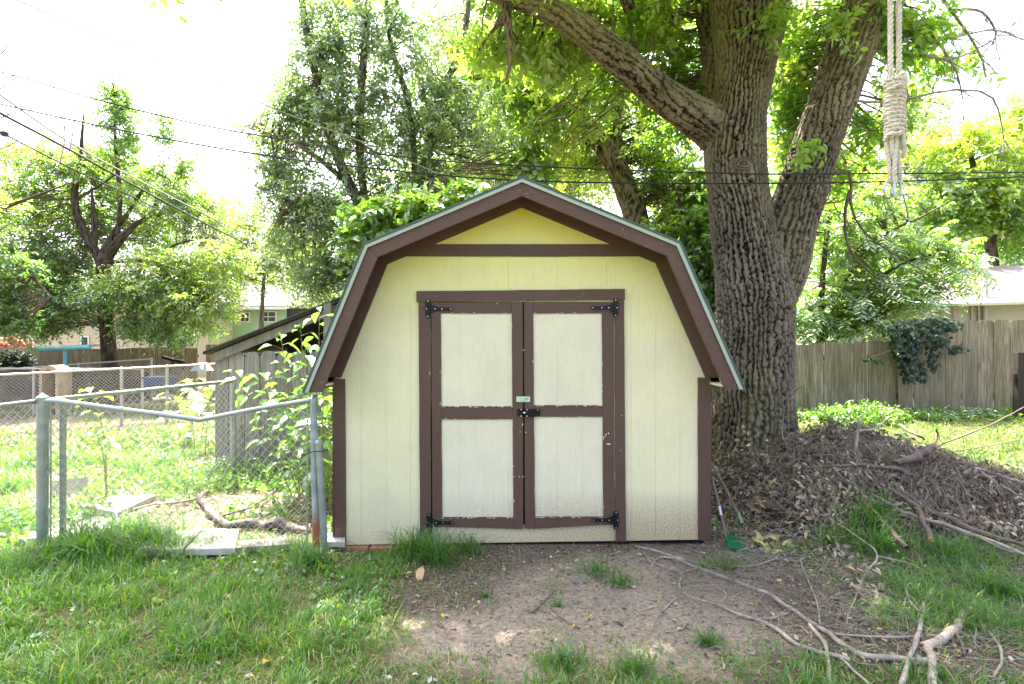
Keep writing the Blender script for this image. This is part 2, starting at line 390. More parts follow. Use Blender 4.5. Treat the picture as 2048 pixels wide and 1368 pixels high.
# ------------------------------------------------------------------ the shed
SY = 4.4                                     # plane of the front wall
def W(px, py): return ((px - 1024) / FPX * SY, CAM_Z + (684 - py) / FPX * SY)
shed = empty("shed", (.08, SY + 1.2, 0), "cream barn-roofed wooden shed with brown trim and locked double doors", "shed")
OUT = [(-1.59, 1.262), (-1.127, 2.393), (.076, 2.902), (1.28, 2.404), (1.769, 1.285)]
def line_off(a, b, d):
    a, b = np.array(a), np.array(b); t_ = (b - a) / np.linalg.norm(b - a); n_ = np.array([t_[1], -t_[0]])
    return a + n_ * d, b + n_ * d
def isect(p, q, r, s):
    p, q, r, s = map(np.asarray, (p, q, r, s)); d1, d2 = q - p, s - r
    u = ((r[0] - p[0]) * d2[1] - (r[1] - p[1]) * d2[0]) / (d1[0] * d2[1] - d1[1] * d2[0]); return p + d1 * u
def offs(d, zl=None, zr=None):
    "roof line moved inwards by d; ends cut level at z"
    L = [line_off(OUT[i], OUT[i+1], d) for i in range(4)]
    zl = OUT[0][1] if zl is None else zl; zr = OUT[4][1] if zr is None else zr
    pts = [isect(L[0][0], L[0][1], (-5, zl), (5, zl))]
    for i in range(3): pts.append(isect(L[i][0], L[i][1], L[i+1][0], L[i+1][1]))
    pts.append(isect(L[3][0], L[3][1], (-5, zr), (5, zr))); return pts
def strips(name, d0, d1, y0, y1, mat, parent=shed, zl=None, zr=None, gap=0.0, only=None):
    a, b = offs(d0, zl, zr), offs(d1, zl, zr); r = []
    for i in range(4):
        if only is not None and i not in only: continue
        q = [a[i], a[i+1], b[i+1], b[i]]
        if gap:
            c = sum(q) / 4; t_ = unit(a[i+1] - a[i]); q = [p + t_ * gap * (1 if k in (0, 3) else -1) for k, p in enumerate(q)]
        m = MB().prism([tuple(p) for p in q], y0, y1); r.append(m.build(name, mat[i] if isinstance(mat, list) else mat, parent))
    return r
YF = 4.10; YB = 6.95
strips("roof_sheet", 0, .010, YF - .022, YB + .1, M['roofgreen'])
strips("drip_edge", .011, .043, YF - .016, YF - .004, M['drip'])
strips("drip_edge_lip", .011, .018, YF - .020, YF - .0165, M['roofgreen'])
strips("roof_deck", .012, .045, YF, YB + .08, M['soffit'])
strips("fascia_board", .046, .136, YF - .001, YF + .022, M['brown_h'], gap=.001)
strips("soffit_board", .0465, .053, YF + .024, SY - .001, [M['soffit'], M['soffit'], M['soffit'], M['cream']])
strips("frieze_board", .0535, .150, SY - .020, SY, M['brown_h'], zl=1.357, zr=1.357)
# front wall: siding sheet with vertical grooves
inner = offs(.05)
def roofz(x):
    return float(np.interp(x, [p[0] for p in inner], [p[1] for p in inner]))
XL, XR = -1.446, 1.605
def wallcols(xa, xb, zb, ztop, y0, thick, edges):
    "raised siding bands between narrow recessed grooves"
    m = MB(); ks = [p[0] for p in inner]
    m2 = sorted({xa, xb, *[e for e in edges if xa + .01 < e < xb - .01]})
    for a, b in zip(m2[:-1], m2[1:]):
        a2, b2 = (a + .0016 if a > xa else a), (b - .0016 if b < xb else b)
        xs_ = [a2] + [k for k in ks if a2 < k < b2] + [b2]
        poly = [(a2, zb(a2)), (b2, zb(b2))] + [(x, min(ztop, roofz(x))) for x in xs_[::-1]]
        m.prism(poly, y0, y0 + thick)
    xs_ = [xa] + [k for k in ks if xa < k < xb] + [xb]
    m.prism([(xa, zb(xa) + .002), (xb, zb(xb) + .002)] + [(x, min(ztop, roofz(x)) - .002) for x in xs_[::-1]], y0 + thick * .45, y0 + thick + .012)
    return m
edges = [W(x, 0)[0] for x in range(674, 1420, 49)]
zbot = lambda x: float(np.interp(x, [XL, XR], [W(0, 1090)[1], W(0, 1079)[1]]))
dl, dr = W(862, 0)[0], W(1228, 0)[0]; dtop = W(0, 604)[1]
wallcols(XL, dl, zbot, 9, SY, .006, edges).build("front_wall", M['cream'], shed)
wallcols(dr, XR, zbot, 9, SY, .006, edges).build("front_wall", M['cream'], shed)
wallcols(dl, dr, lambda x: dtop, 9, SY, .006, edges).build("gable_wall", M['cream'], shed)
wallcols(dl, dr, zbot, W(0, 1050)[1], SY, .006, []).build("sill_panel", M['cream'], shed)
MB().box((dl, SY + .03, .05), (dr, SY + .05, dtop)).build("door_backing", M['black'], shed)
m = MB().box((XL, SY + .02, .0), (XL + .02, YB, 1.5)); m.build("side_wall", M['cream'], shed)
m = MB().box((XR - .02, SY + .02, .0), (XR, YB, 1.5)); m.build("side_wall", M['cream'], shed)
rw = [tuple(p) for p in offs(.06)]; rw = [(XL, .0), (XR, .0), (XR, 1.5)] + rw[::-1][1:4] + [(XL, 1.5)]
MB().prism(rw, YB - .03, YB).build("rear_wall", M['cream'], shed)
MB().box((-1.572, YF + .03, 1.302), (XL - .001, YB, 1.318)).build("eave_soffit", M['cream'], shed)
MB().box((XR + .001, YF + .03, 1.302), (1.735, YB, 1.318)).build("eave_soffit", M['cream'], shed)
MB().box((XL + .02, SY + .05, .03), (XR - .02, YB - .03, .06)).build("floor_deck", M['darkwood'], shed)
# boards given by their pixel corners on the wall plane
def board(name, quad, y0, th, mat, parent=shed, wob=.0012, seg=14):
    "tl, tr, br, bl in pixels; edges slightly wavy like a brushed board"
    q = [np.array(W(*p)) for p in quad]; pts = []
    for i in range(4):
        a, b = q[i], q[(i+1) % 4]; n_ = np.array([(b-a)[1], -(b-a)[0]]); n_ = n_ / max(np.linalg.norm(n_), 1e-6)
        for k in range(seg):
            u = k / seg; pts.append(tuple(a + (b - a) * u + n_ * wob * (random.random() - .5) * 2 * (1 if k else 0)))
    return MB().prism(pts, y0, y0 + th).build(name, mat, parent)
board("belt_board", [(800, 489), (1292, 489), (1292, 513), (800, 513)], SY - .013, .013, M['brown_h'])
ct = board("corner_board", [(668, 758), (691, 758), (692.5, 1090), (671, 1090)], SY - .019, .018, M['brown'])
ct = board("corner_board", [(1395, 755), (1419, 755), (1419, 1079), (1396, 1079)], SY - .019, .018, M['brown'])
MB().box((XL - .012, SY - .018, .0), (XL - .001, SY + .07, 1.34)).build("corner_return", M['brown'], shed)
MB().box((XR + .001, SY - .018, .02), (XR + .012, SY + .07, 1.34)).build("corner_return", M['brown'], shed)
board("door_casing", [(838, 605), (861, 605), (863, 1088), (841, 1088)], SY - .021, .020, M['brown'])
board("door_casing", [(1229.5, 602), (1247, 602), (1251, 1081), (1231, 1081)], SY - .021, .020, M['brown'])
board("door_header", [(834, 583), (1248.5, 578.5), (1248.5, 600), (834, 604)], SY - .026, .025, M['brown_h'])
hp = MB()
def hinge(side, px, py, parent):
    "black T hinge: butt on the casing, pointed strap on the door"
    s = side; x0, z0 = W(px, py); y = SY - .031; m = MB()
    m.prism([(x0, z0 + .072), (x0 - s * .022, z0 + .074), (x0 - s * .034, z0 + .04), (x0 - s * .03, z0 + .012), (x0 - s * .04, z0), (x0 - s * .03, z0 - .012),
             (x0 - s * .034, z0 - .04), (x0 - s * .022, z0 - .074), (x0, z0 - .072)], y + .001, y + .006)
    m.prism([(x0 + s * .004, z0 + .045), (x0 + s * .03, z0 + .026), (x0 + s * .075, z0 + .014), (x0 + s * .15, z0 + .010), (x0 + s * .163, z0 + .017), (x0 + s * .178, z0 + .012),
             (x0 + s * .188, z0), (x0 + s * .178, z0 - .012), (x0 + s * .163, z0 - .017), (x0 + s * .15, z0 - .010), (x0 + s * .075, z0 - .014), (x0 + s * .03, z0 - .026), (x0 + s * .004, z0 - .045)], y + .001, y + .006)
    m.tube([(x0 + s * .003, y - .001, z0 - .07), (x0 + s * .003, y - .001, z0 + .07)], .006, 8)
    for dx, dz in ((-.012, .062), (-.024, 0), (-.012, -.062), (.045, 0), (.100, 0), (.172, 0)):
        c = np.array([x0 + s * dx, y + .0005, z0 + dz]); a = np.arange(8) * np.pi / 4
        top = np.stack([c[0] + .0042 * np.cos(a), np.full(8, c[1] - .0018), c[2] + .0042 * np.sin(a)], 1)
        bot = top.copy(); bot[:, 0] = c[0] + .0058 * np.cos(a); bot[:, 2] = c[2] + .0058 * np.sin(a); bot[:, 1] = c[1] + .001
        m.add(np.vstack([top, bot]), [tuple(range(8))] + [(i, i + 8, (i+1) % 8 + 8, (i+1) % 8) for i in range(8)], 1)
    return m.build("hinge", [M['iron'], M['screw']], parent)
def door(name, x0, x1, pan, bl, br, hs):
    d = empty(name, (W((x0 + x1) / 2, 0)[0], SY, W(0, 1050)[1]), parent=None); d.parent = shed
    d.location = tuple(WP[d.name] - WP[shed.name])
    (a0, a1, at, ab), (b0, b1, bt, bb) = pan
    yy = SY - .020; th = .019
    board("stile", [(x0, 605), (a0, 605), (b0, bl), (x0 + 2, bl)], yy, th, M['brown'], d)
    board("stile", [(a1, 605), (x1, 605), (x1 + 1.5, br), (b1, br)], yy, th, M['brown'], d)
    board("rail", [(a0 + .4, 605), (a1 - .4, 605), (a1 - .4, at), (a0 + .4, at)], yy + .002, th - .002, M['brown_h'], d)
    board("rail", [(a0 + .6, ab), (a1 - .4, ab), (b1 - .4, bt), (b0 - .2, bt)], yy + .002, th - .002, M['brown_h'], d)
    board("rail", [(b0 + .4, bb), (b1 - .4, bb), (b1 - .4, br), (b0 + .4, bl)], yy + .002, th - .002, M['brown_h'], d)
    for p0, p1, pt, pb in pan:
        X0, ZT = W(p0 - 3, pt - 3); X1, ZB = W(p1 + 3, pb + 3); mm = MB()
        e = [X0] + [q for q in edges if X0 + .02 < q < X1 - .02] + [X1]
        for k in range(len(e) - 1):
            mm.box((e[k] + (.001 if k else 0), SY - .009, ZB), (e[k+1] - (.001 if k < len(e) - 2 else 0), SY - .002, ZT))
        mm.box((X0, SY - .0070, ZB), (X1, SY + .004, ZT)); mm.build("door_panel", M['cream_door'], d)
    for hx, hy, s in hs: hinge(s, hx, hy, d)
    return d
d1 = door("door", 863.5, 1045, [(882, 1023, 627, 812), (885, 1027, 838, 1033)], 1052, 1056, [(860, 618, 1), (862, 1043, 1)])
d2 = door("door", 1048, 1227, [(1066, 1203, 627, 810), (1070, 1206, 833, 1032)], 1056, 1048, [(1227, 616, -1), (1228, 1038, -1)])
# latch and label
yl = SY - .034; m = MB()
def lb(x0, y0, x1, y1, ya, yb, mi_=0):
    a = W(x0, y0); b = W(x1, y1); m.box((a[0], ya, b[1]), (b[0], yb, a[1]), mi_)
lb(1035, 817, 1046, 831, yl + .006, yl + .013); lb(1049, 817, 1080, 832, yl + .006, yl + .013)
def wp(px, py, y): x, z = W(px, py); return (x, y, z)
m.tube([wp(1040, 826, yl), wp(1052, 824, yl - .006), wp(1064, 819, yl - .008), wp(1072, 820, yl - .006)], [.004, .0065, .007, .005], 8)
ring = [wp(1066 + 11.5 * math.cos(a), 826 + 6 * math.sin(a), yl - .008) for a in np.linspace(0, 2 * math.pi, 17)]
m.tube(ring, .0045, 7, cap=False)
m.tube([wp(1059, 829, yl - .006), wp(1066, 832, yl - .01), wp(1075, 830, yl - .006)], .0042, 7)
m.tube([wp(1046, 824, yl - .007), wp(1051, 824, yl - .008)], .006, 8, 1)
for q in ((1042, 818), (1054, 818.5), (1075, 818.5), (1042, 831), (1054, 831), (1075, 831)):
    c = wp(q[0], q[1], yl + .004); m.tube([c, (c[0], c[1] - .003, c[2])], .004, 8, 1)
m.build("latch", [M['iron'], M['screw']], shed, smooth=True)
m = MB(); a = W(1032.5, 792.5); b = W(1060, 803); c_ = .004
m.prism([(a[0] + c_, a[1]), (b[0] - c_, a[1]), (b[0], a[1] - c_), (b[0], b[1] + c_), (b[0] - c_, b[1]), (a[0] + c_, b[1]), (a[0], b[1] + c_), (a[0], a[1] - c_)], SY - .024, SY - .0205)
def mk(px, py, wd, hg, di=False):
    x, z = W(px, py); w_, h_ = wd / 245.5 / 2, hg / 245.5 / 2
    m.prism([(x - w_, z), (x, z - h_), (x + w_, z), (x, z + h_)] if di else [(x - w_, z - h_), (x + w_, z - h_), (x + w_, z + h_), (x - w_, z + h_)], SY - .0245, SY - .0240, 1)
mk(1049.2, 797.3, 2.6, 3, True); mk(1053.4, 796.2, 4, 1.2); mk(1054, 798.4, 7, .6); mk(1042, 795.4, 8, .35); mk(1042, 797.6, 7, .3); mk(1048, 800.6, 12, .4)
m.build("label", [M['sticker'], M['black']], shed)
fk = MB()                                   # small flakes where the brown has come off beside the panels
def flake(px, py, w_, h_):
    x, z = W(px, py); w_ /= 245.5 * 2; h_ /= 245.5 * 2; n = 6
    fk.prism([(x + w_ * math.cos(a) * random.uniform(.6, 1.2), z + h_ * math.sin(a) * random.uniform(.6, 1.2)) for a in np.linspace(0, 2 * math.pi, n, False)], SY - .0222, SY - .0195)
for p0, p1, pt, pb in ((882, 1023, 627, 812), (885, 1027, 838, 1033), (1066, 1203, 627, 810), (1070, 1206, 833, 1032)):
    for k in range(16): flake(random.uniform(p0, p1), pb + random.uniform(.2, 1.6), random.uniform(2, 9), random.uniform(1, 2.4))
    for k in range(5): flake(random.uniform(p0, p1), pt - random.uniform(.2, 1.6), random.uniform(2, 6), random.uniform(1, 2))
    for k in range(5): flake(random.choice((p0 - .8, p1 + .8)), random.uniform(pt, pb), random.uniform(1, 2), random.uniform(2, 7))
for px, py, a, b in ((1046, 800, 2, 3), (1045, 848, 2, 6), (1052, 864, 3, 2), (1046, 952, 3, 3), (1038, 952, 5, 1.5), (1211, 868, 3, 4), (1216, 866, 4, 3), (1209, 872, 3, 2), (1216, 887, 9, 3.5), (1228, 862, 2, 2), (1228, 886, 2, 2), (1206, 876, 1.5, 9), (1243, 830, 2, 2), (860, 746, 2, 6), (994, 604.5 + 3, 3, 2), (1047, 700, 3, 3), (905, 625, 2, 1.5), (1240, 900, 2, 2)): flake(px, py, a, b)
tag(fk.build("paint_flakes", M['cream_door'], shed), kind="stuff")
# bricks carrying the low left corner
for (a, b, holes) in ((664, 682, 0), (687, 738, 3), (742, 786, 0), (790, 838, 0), (842, 872, 0)):
    m = MB(); xa, xb = W(a, 0)[0], W(b, 0)[0]; z1 = W(0, 1091)[1]; z0 = z1 - .062
    y0 = SY - .03 + random.uniform(-.02, .015)
    nn = 8; top = [(xa + .004, z1 - .003)]
    poly = [(xa, z0), (xb, z0), (xb + .002, z0 + .03), (xb - .001, z1 - .004), (xb - .006, z1), ((xa + xb) / 2, z1 - .001), (xa + .006, z1), (xa - .001, z1 - .005)]
    m.prism(poly, y0, SY + .09)
    for k in range(holes):
        hx = xa + (xb - xa) * (.3 + .22 * k); m.tube([(hx, y0 - .002, z0 + .028), (hx, y0 - .0005, z0 + .028)], .009, 10, 1)
    m.build("brick", [M['brick'], M['black']], shed)

# ------------------------------------------------------------------ chain-link fences
def linkmesh(a, b, zb0, zb1, topf, step=.036, r=.0028, sides=3, both=None):
    "zigzag wires between ground points a and b (x,y); topf(u) gives the top height"
    a, b = np.array(a, float), np.array(b, float); L = np.linalg.norm(b - a); d = (b - a) / L; nrm = np.array([d[1], -d[0]])
    VV, FF = [], []; n0 = 0; nw = int(L / step)
    for i in range(nw):
        u0 = (i + .5) / nw; zt = topf(u0); zb = zb0 + (zb1 - zb0) * u0
        ns = int((zt - zb) / step) + 1
        zz = zt - np.arange(ns) * step; zz = zz[::-1]; k = np.arange(ns) + i + ns
        par = ((np.round((zt - zz) / step).astype(int) + i) % 2) * 2 - 1
        off = par * step * .5 ; wv = .006 * np.sin(zz * 9 + i * .13)
        pts = np.stack([a[0] + d[0] * ((i + .5) * L / nw + off) + nrm[0] * (wv + par * .001), a[1] + d[1] * ((i + .5) * L / nw + off) + nrm[1] * (wv + par * .001), zz], 1)
        T = unit(np.gradient(pts, axis=0)); Nn = np.array([nrm[0], nrm[1], 0.]); B = unit(np.cross(T, Nn))
        ang = np.arange(sides) * 2 * np.pi / sides
        ring = pts[:, None] + r * (np.cos(ang)[None, :, None] * Nn + np.sin(ang)[None, :, None] * B[:, None])
        VV.append(ring.reshape(-1, 3)); j = np.arange(ns - 1)[:, None] * sides; q = np.arange(sides)[None]
        f = np.stack([j + q, j + (q + 1) % sides, j + sides + (q + 1) % sides, j + sides + q], -1).reshape(-1, 4) + n0
        FF.append(f); n0 += ns * sides
    return np.concatenate(VV), np.concatenate(FF)
def ring_at(m, c, R_, r, axis='z'):
    a = np.linspace(0, 2 * np.pi, 15)
    m.tube([(c[0] + R_ * math.cos(t_), c[1] + R_ * math.sin(t_), c[2]) for t_ in a], r, 6, cap=False)
GY = 4.27
lp = np.array([P(85, 800, GY)[0], GY]); rp = np.array([P(627, 800, GY)[0], GY])
gate = empty("chain_link_panel", (lp[0], GY, 0), "galvanised chain-link panel with sagging bent top rail beside the shed", "chain-link fence")
topz = lambda px, py: P(px, py, GY)[2]
m = MB(); zt = topz(0, 797)
m.tube([(lp[0], GY, -.3), (lp[0], GY, zt)], .040, 18)
m.tube([(lp[0], GY, zt - .01), (lp[0], GY, zt), (lp[0], GY, zt + .012), (lp[0], GY, zt + .028), (lp[0], GY, zt + .048)], [.043, .045, .043, .022, .004], 18)
m.build("terminal_post", M['galv'], gate, smooth=True)
m = MB(); zr = topz(0, 800)
m.tube([(rp[0] + .03, GY, -.3), (rp[0] + .015, GY, .4), (rp[0], GY, zr - .01)], .028, 16); m.build("terminal_post", M['galvrust'], gate, smooth=True)
m = MB(); m.tube([(rp[0], GY, zr - .03), (rp[0], GY, zr + .015), (rp[0], GY, zr + .03), (rp[0] - .01, GY, zr + .045)], [.032, .033, .02, .004], 16)
m.tube([(rp[0] - .05, GY, zr - .01), (rp[0] + .005, GY, zr + .003)], .026, 14); m.build("post_cap", M['galv'], gate, smooth=True)
rail = [(P(x, 0, GY)[0], GY - .01, topz(0, y)) for x, y in ((92, 801), (130, 803), (240, 818), (330, 829), (392, 838), (403, 839), (420, 836), (520, 817), (622, 800))]
m = MB(); m.tube(spline(rail, 40), .019, 14); m.build("top_rail", M['galv'], gate, smooth=True)
for px in (245, 315):
    c = np.array(P(px, np.interp(px, [130, 392], [803, 838]), GY)); m = MB(); m.tube([c - [.012, .01, -.002], c + [.012, -.01, -.002]], .022, 12); m.build("rail_sleeve", M['galv'], gate, smooth=True)
railtop = lambda u: float(np.interp(lp[0] + u * (rp[0] - lp[0]), [r_[0] for r_ in rail], [r_[2] for r_ in rail]))
Vm, Fm = linkmesh((lp[0] + .06, GY - .012), (rp[0] - .04, GY - .012), .0, .0, lambda u: railtop(u) - .01)
tag(build("wire_mesh", Vm, Fm, M['wire'], gate), kind="stuff")
for x, zt_ in ((lp[0] + .075, zr - .05), (rp[0] - .045, zr - .07)):
    m = MB(); m.tube([(x, GY - .012, .0), (x, GY - .012, zt_)], .0065, 6); m.build("tension_bar", M['galv'], gate)
for (c, r_, zz) in ((lp, .041, (.95, .62, .3)), (rp, .030, (.98, .55))):
    for z in zz:
        m = MB(); a = np.linspace(0, 2 * np.pi, 17)
        R2 = r_ + .003; px_ = [(c[0] + (.012 if c is rp and z < .6 else 0) + R2 * math.cos(t_), GY + R2 * math.sin(t_)) for t_ in a]
        vv = [(x, y, z - .011) for x, y in px_[:-1]] + [(x, y, z + .011) for x, y in px_[:-1]]
        m.add(vv, [(i, (i+1) % 16, (i+1) % 16 + 16, i + 16) for i in range(16)])
        s = 1 if c is lp else -1
        m.box((c[0] + s * R2 if s > 0 else c[0] - R2 - .03, GY - .016, z - .011), (c[0] + R2 + .04 if s > 0 else c[0] - R2, GY - .012, z + .011))
        m.build("tension_band", M['galv'], gate)
pst = empty("short_post", (rp[0] + .1, GY - .02, 0), "short leaning galvanised post wired to the gate post beside the shed", "post")
m = MB(); a0 = P(650, 1105, GY - .03); a1 = P(637, 884, GY - .04); m.tube([a0 - [-.015, 0, .25], a0, a1], .026, 16)
m.build("pipe", M['galv'], pst, smooth=True)
m = MB(); m.tube([a1 - [0, 0, .012], a1, a1 + [0, 0, .012], a1 + [0, 0, .024]], [.030, .031, .024, .006], 16); m.build("cap", M['galv'], pst, smooth=True)
m = MB(); q = [P(604, 912, GY - .05), P(618, 906, GY - .055), P(630, 903, GY - .085), P(640, 903, GY - .085), P(652, 901, GY - .06), P(655, 900, GY - .02), P(640, 899, GY + .04), P(615, 902, GY + .04)]
m.tube(spline(q, 24), .004, 6); m.build("black_tie", M['cable'], pst)
# boundary line that runs back beside the gate panel
P0, P1 = np.array([-3.6, 3.2]), np.array([P(467, 0, 6.25)[0], 6.25])
bf = empty("boundary_chain_link", (P1[0], P1[1], 0), "chain-link boundary fence running back from the corner post to the lean-to", "chain-link fence")
def zrail(px, py, y): return P(px, py, y)[2]
zfar = zrail(467, 762, 6.25); znear = zfar + .0
m = MB(); zz = [zrail(85, 797, GY) - .02]
A0 = np.array([lp[0] - .03, GY + .05]); near = np.array([lp[0] - .12, 3.0])
m.tube([(near[0], near[1], zz[0] - .01), (A0[0], A0[1], zz[0])], .019, 12); m.tube([(A0[0], A0[1], zz[0]), (P1[0], P1[1], zfar)], .019, 12)
m.build("top_rail", M['galv'], bf, smooth=True)
m = MB(); m.tube([(lp[0] + .078, GY + .10, -.2), (lp[0] + .078, GY + .10, zz[0] + .01)], .024, 12); m.build("post", M['galv'], bf, smooth=True)
m = MB(); m.tube([(P1[0], P1[1], -.2), (P1[0], P1[1], zfar + .03), (P1[0], P1[1], zfar + .05)], [.03, .03, .008], 14); m.build("post", M['galv'], bf, smooth=True)
Vm, Fm = linkmesh(A0, P1, 0, 0, lambda u: zz[0] + (zfar - zz[0]) * u, step=.036); tag(build("wire_mesh", Vm, Fm, M['wire'], bf), kind="stuff")
Vm, Fm = linkmesh(near, A0, 0, 0, lambda u: zz[0] - .01, step=.036); tag(build("wire_mesh", Vm, Fm, M['wire'], bf), kind="stuff")
# the two far chain-link runs
def farfence(name, label, p, q, za, zb, posts, mat=M['wire'], r=.0045, zlow=-.12):
    f = empty(name, (p[0], p[1], 0), label, "chain-link fence")
    m = MB(); m.tube([(p[0], p[1], za), (q[0], q[1], zb)], .024, 10); m.build("top_rail", M['galvpale'], f, smooth=True)
    for u in posts:
        x, y, z = p[0] + (q[0] - p[0]) * u, p[1] + (q[1] - p[1]) * u, za + (zb - za) * u
        m = MB(); m.tube([(x, y, -.4), (x, y, z + .02), (x, y, z + .04)], [.032, .032, .01], 10); m.build("post", M['galvpale'], f, smooth=True)
    Vm, Fm = linkmesh(p, q, zlow, zlow, lambda u: za + (zb - za) * u, step=.036 * 1.0, r=r * .8); tag(build("wire_mesh", Vm, Fm, mat, f), kind="stuff")
M['galvpale'] = simple("pale_old_pipe", (.45, .42, .40), .5, .3, var=.15)
M['wirepale'] = simple("pale_old_wire", (.50, .46, .43), .5, .2, var=.1, bmp=0)
pa, pb = P(-60, 753, 10.2), P(452, 727, 12.6)
farfence("far_chain_link", "pale chain-link fence crossing the back yard, sloping down to the left", pa[:2], pb[:2], pa[2], pb[2], (.02, .54, .73, .9), M['wirepale'])
pa, pb = P(-60, 737, 13.2), P(285, 738, 13.2)
farfence("rear_chain_link", "pale level chain-link fence behind the sloping one at the left", pa[:2], pb[:2], pa[2], pb[2], (.37, .46, 1.0), M['wirepale'])
pa, pb = P(-60, 744, 15), P(303, 718, 15.0)
farfence("dark_chain_link", "thin dark chain-link fence in front of the far board fence", pa[:2], pb[:2], pa[2], pb[2], (.3, .6, 1.0), M['cable_pale'], .003)

# ------------------------------------------------------------------ board fences
def plankfence(name, label, p, q, zb, zt, wd, mat, group=None, gap=.010, dog=.0, railz=None, jit=.02, th=.018, parentlab=None):
    "zb, zt functions of u; vertical boards between ground points p and q"
    p, q = np.array(p, float), np.array(q, float); L = np.linalg.norm(q - p); d = (q - p) / L; nr = np.array([-d[1], d[0]])
    f = empty(name, (p[0], p[1], 0), label, "wooden fence"); n = int(L / (wd + gap))
    for i in range(n):
        u0 = (i + .5) / n; x0 = i * L / n; w_ = L / n - gap * random.uniform(.6, 1.6); t_ = zt(u0) + random.uniform(-jit, jit * .6); b = zb(u0)
        lean = random.uniform(-.008, .008); oy = random.uniform(-.004, .004)
        prof = [(0, b), (w_, b), (w_ + lean, t_ - dog - .004), (w_ - dog + lean, t_ - random.uniform(0, .01)), (w_ * .5 + lean, t_ + random.uniform(-.004, .006)), (dog + lean, t_ - random.uniform(0, .01)), (lean, t_ - dog - .004)]
        V = []
        for s_ in (0, th):
            for a_, z_ in prof:
                xy = p + d * (x0 + a_) + nr * (s_ + oy); V.append((xy[0], xy[1], z_))
        k = len(prof); F = [tuple(range(k)), tuple(range(2 * k - 1, k - 1, -1))] + [(j, j + k, (j+1) % k + k, (j+1) % k) for j in range(k)]
        build("board", V, F, mat, f)
    for rz in (railz or []):
        m = MB(); a = p + nr * (th + .03); b = q + nr * (th + .03)
        m.tube([(a[0], a[1], rz(0)), (b[0], b[1], rz(1))], .045, 4); m.build("rail", M['darkwood'], f)
    return f
# far left fence
a, b = P(-120, 0, 17)[:2], P(395, 0, 17)[:2]
plankfence("board_fence", "long pale board fence at the far back of the left yard", a, b, lambda u: -.15, lambda u: 1.645 - 12 / FPX * 17 + .03 * math.sin(u * 9), .14, M['farfence'], railz=[lambda u: .4, lambda u: 1.2])
a, b = P(412, 0, 16)[:2], P(470, 0, 16)[:2]
plankfence("board_fence", "short pale fence section between the bare gap and the lean-to", a, b, lambda u: -.15, lambda u: 1.56, .14, M['farfence'])
# right fence: low stretch, then the taller one
a, b = P(1560, 0, 8.7)[:2], P(1797, 0, 8.55)[:2]
plankfence("board_fence", "low mossy weathered board fence between the big tree and the ivy", a, b, lambda u: .3, lambda u: P(0, 690 - 10 * u, 8.6)[2], .215, M['fence'], jit=.02, railz=[lambda u: .8, lambda u: 1.4])
a, b = P(1797, 0, 8.5)[:2], P(2120, 0, 8.3)[:2]
plankfence("board_fence", "tall grey weathered board fence running right from the ivy", a, b, lambda u: .3, lambda u: P(0, 640 - 1 * u, 8.4)[2], .205, M['fence'], dog=.03, jit=.012, railz=[lambda u: .8, lambda u: 1.6])
m = MB(); x, y, z = P(2043, 705, 7.9); m.box((x - .05, y, .3), (x + .08, y + .09, z)); m.box((x - .10, y + .02, P(0, 760, 7.9)[2]), (x - .051, y + .06, P(0, 748, 7.9)[2]))
tag(m.build("gate_post", M['darkwood']), "dark square wooden post standing before the right fence at the edge", "post")

# lean-to at the left of the shed
lt = empty("lean_to", (-3.0, 6.9, 0), "grey picket-walled lean-to with a steep slanting plank roof left of the shed", "lean-to")
LY = 6.8; pxs = [429, 457, 489, 520, 552, 584, 615, 646, 677, 705]
for i in range(len(pxs) - 1):
    a = P(pxs[i] + .8, 0, LY)[0]; b = P(pxs[i+1] - .8, 0, LY)[0]; zt_ = P(0, 703 + random.uniform(-1, 2), LY)[2]
    m = MB(); m.prism([(a, .0), (b, .0), (b, zt_ - .06), (b - .045, zt_), (a + .045, zt_), (a, zt_ - .06)], LY + random.uniform(-.005, .005), LY + .02)
    m.build("picket", M['greyboard'], lt)
def bar(p, q, hz, y0, y1, name, mat):
    a, b = P(*p, LY), P(*q, LY); m = MB(); m.prism([(a[0], a[2]), (b[0], b[2]), (b[0], b[2] - hz), (a[0], a[2] - hz)], y0, y1); return m.build(name, mat, lt)
bar((432, 706), (684, 606), .11, LY - .06, LY - .02, "rafter", M['greyboard'])
bar((418, 703), (690, 597), .035, LY - .14, LY + 2.2, "roof_plank", M['darkwood'])
bar((424, 700), (690, 594.5), .012, LY - .16, LY + 2.2, "roof_felt", M['roofgreen'])
bar((470, 716), (690, 640), .10, LY + 1.0, LY + 1.04, "rafter", M['darkwood'])
bar((470, 716), (690, 640), .10, LY + 2.1, LY + 2.14, "rafter", M['darkwood'])
m = MB(); a = P(655, 605, LY); b = P(676, 605, LY); m.box((a[0], LY - .15, .0), (a[0] + .09, LY - .065, a[2])); m.build("post", M['greyboard'], lt)
m = MB(); m.box((P(429, 0, LY)[0] + .01, LY + 2.15, 0), (P(700, 0, LY)[0], LY + 2.2, 2.2)); m.build("back_wall", M['darkwood'], lt)
m = MB(); m.box((P(429, 0, LY)[0], LY + .03, 0), (P(429, 0, LY)[0] + .02, LY + 2.14, 1.46)); m.build("side_wall", M['darkwood'], lt)

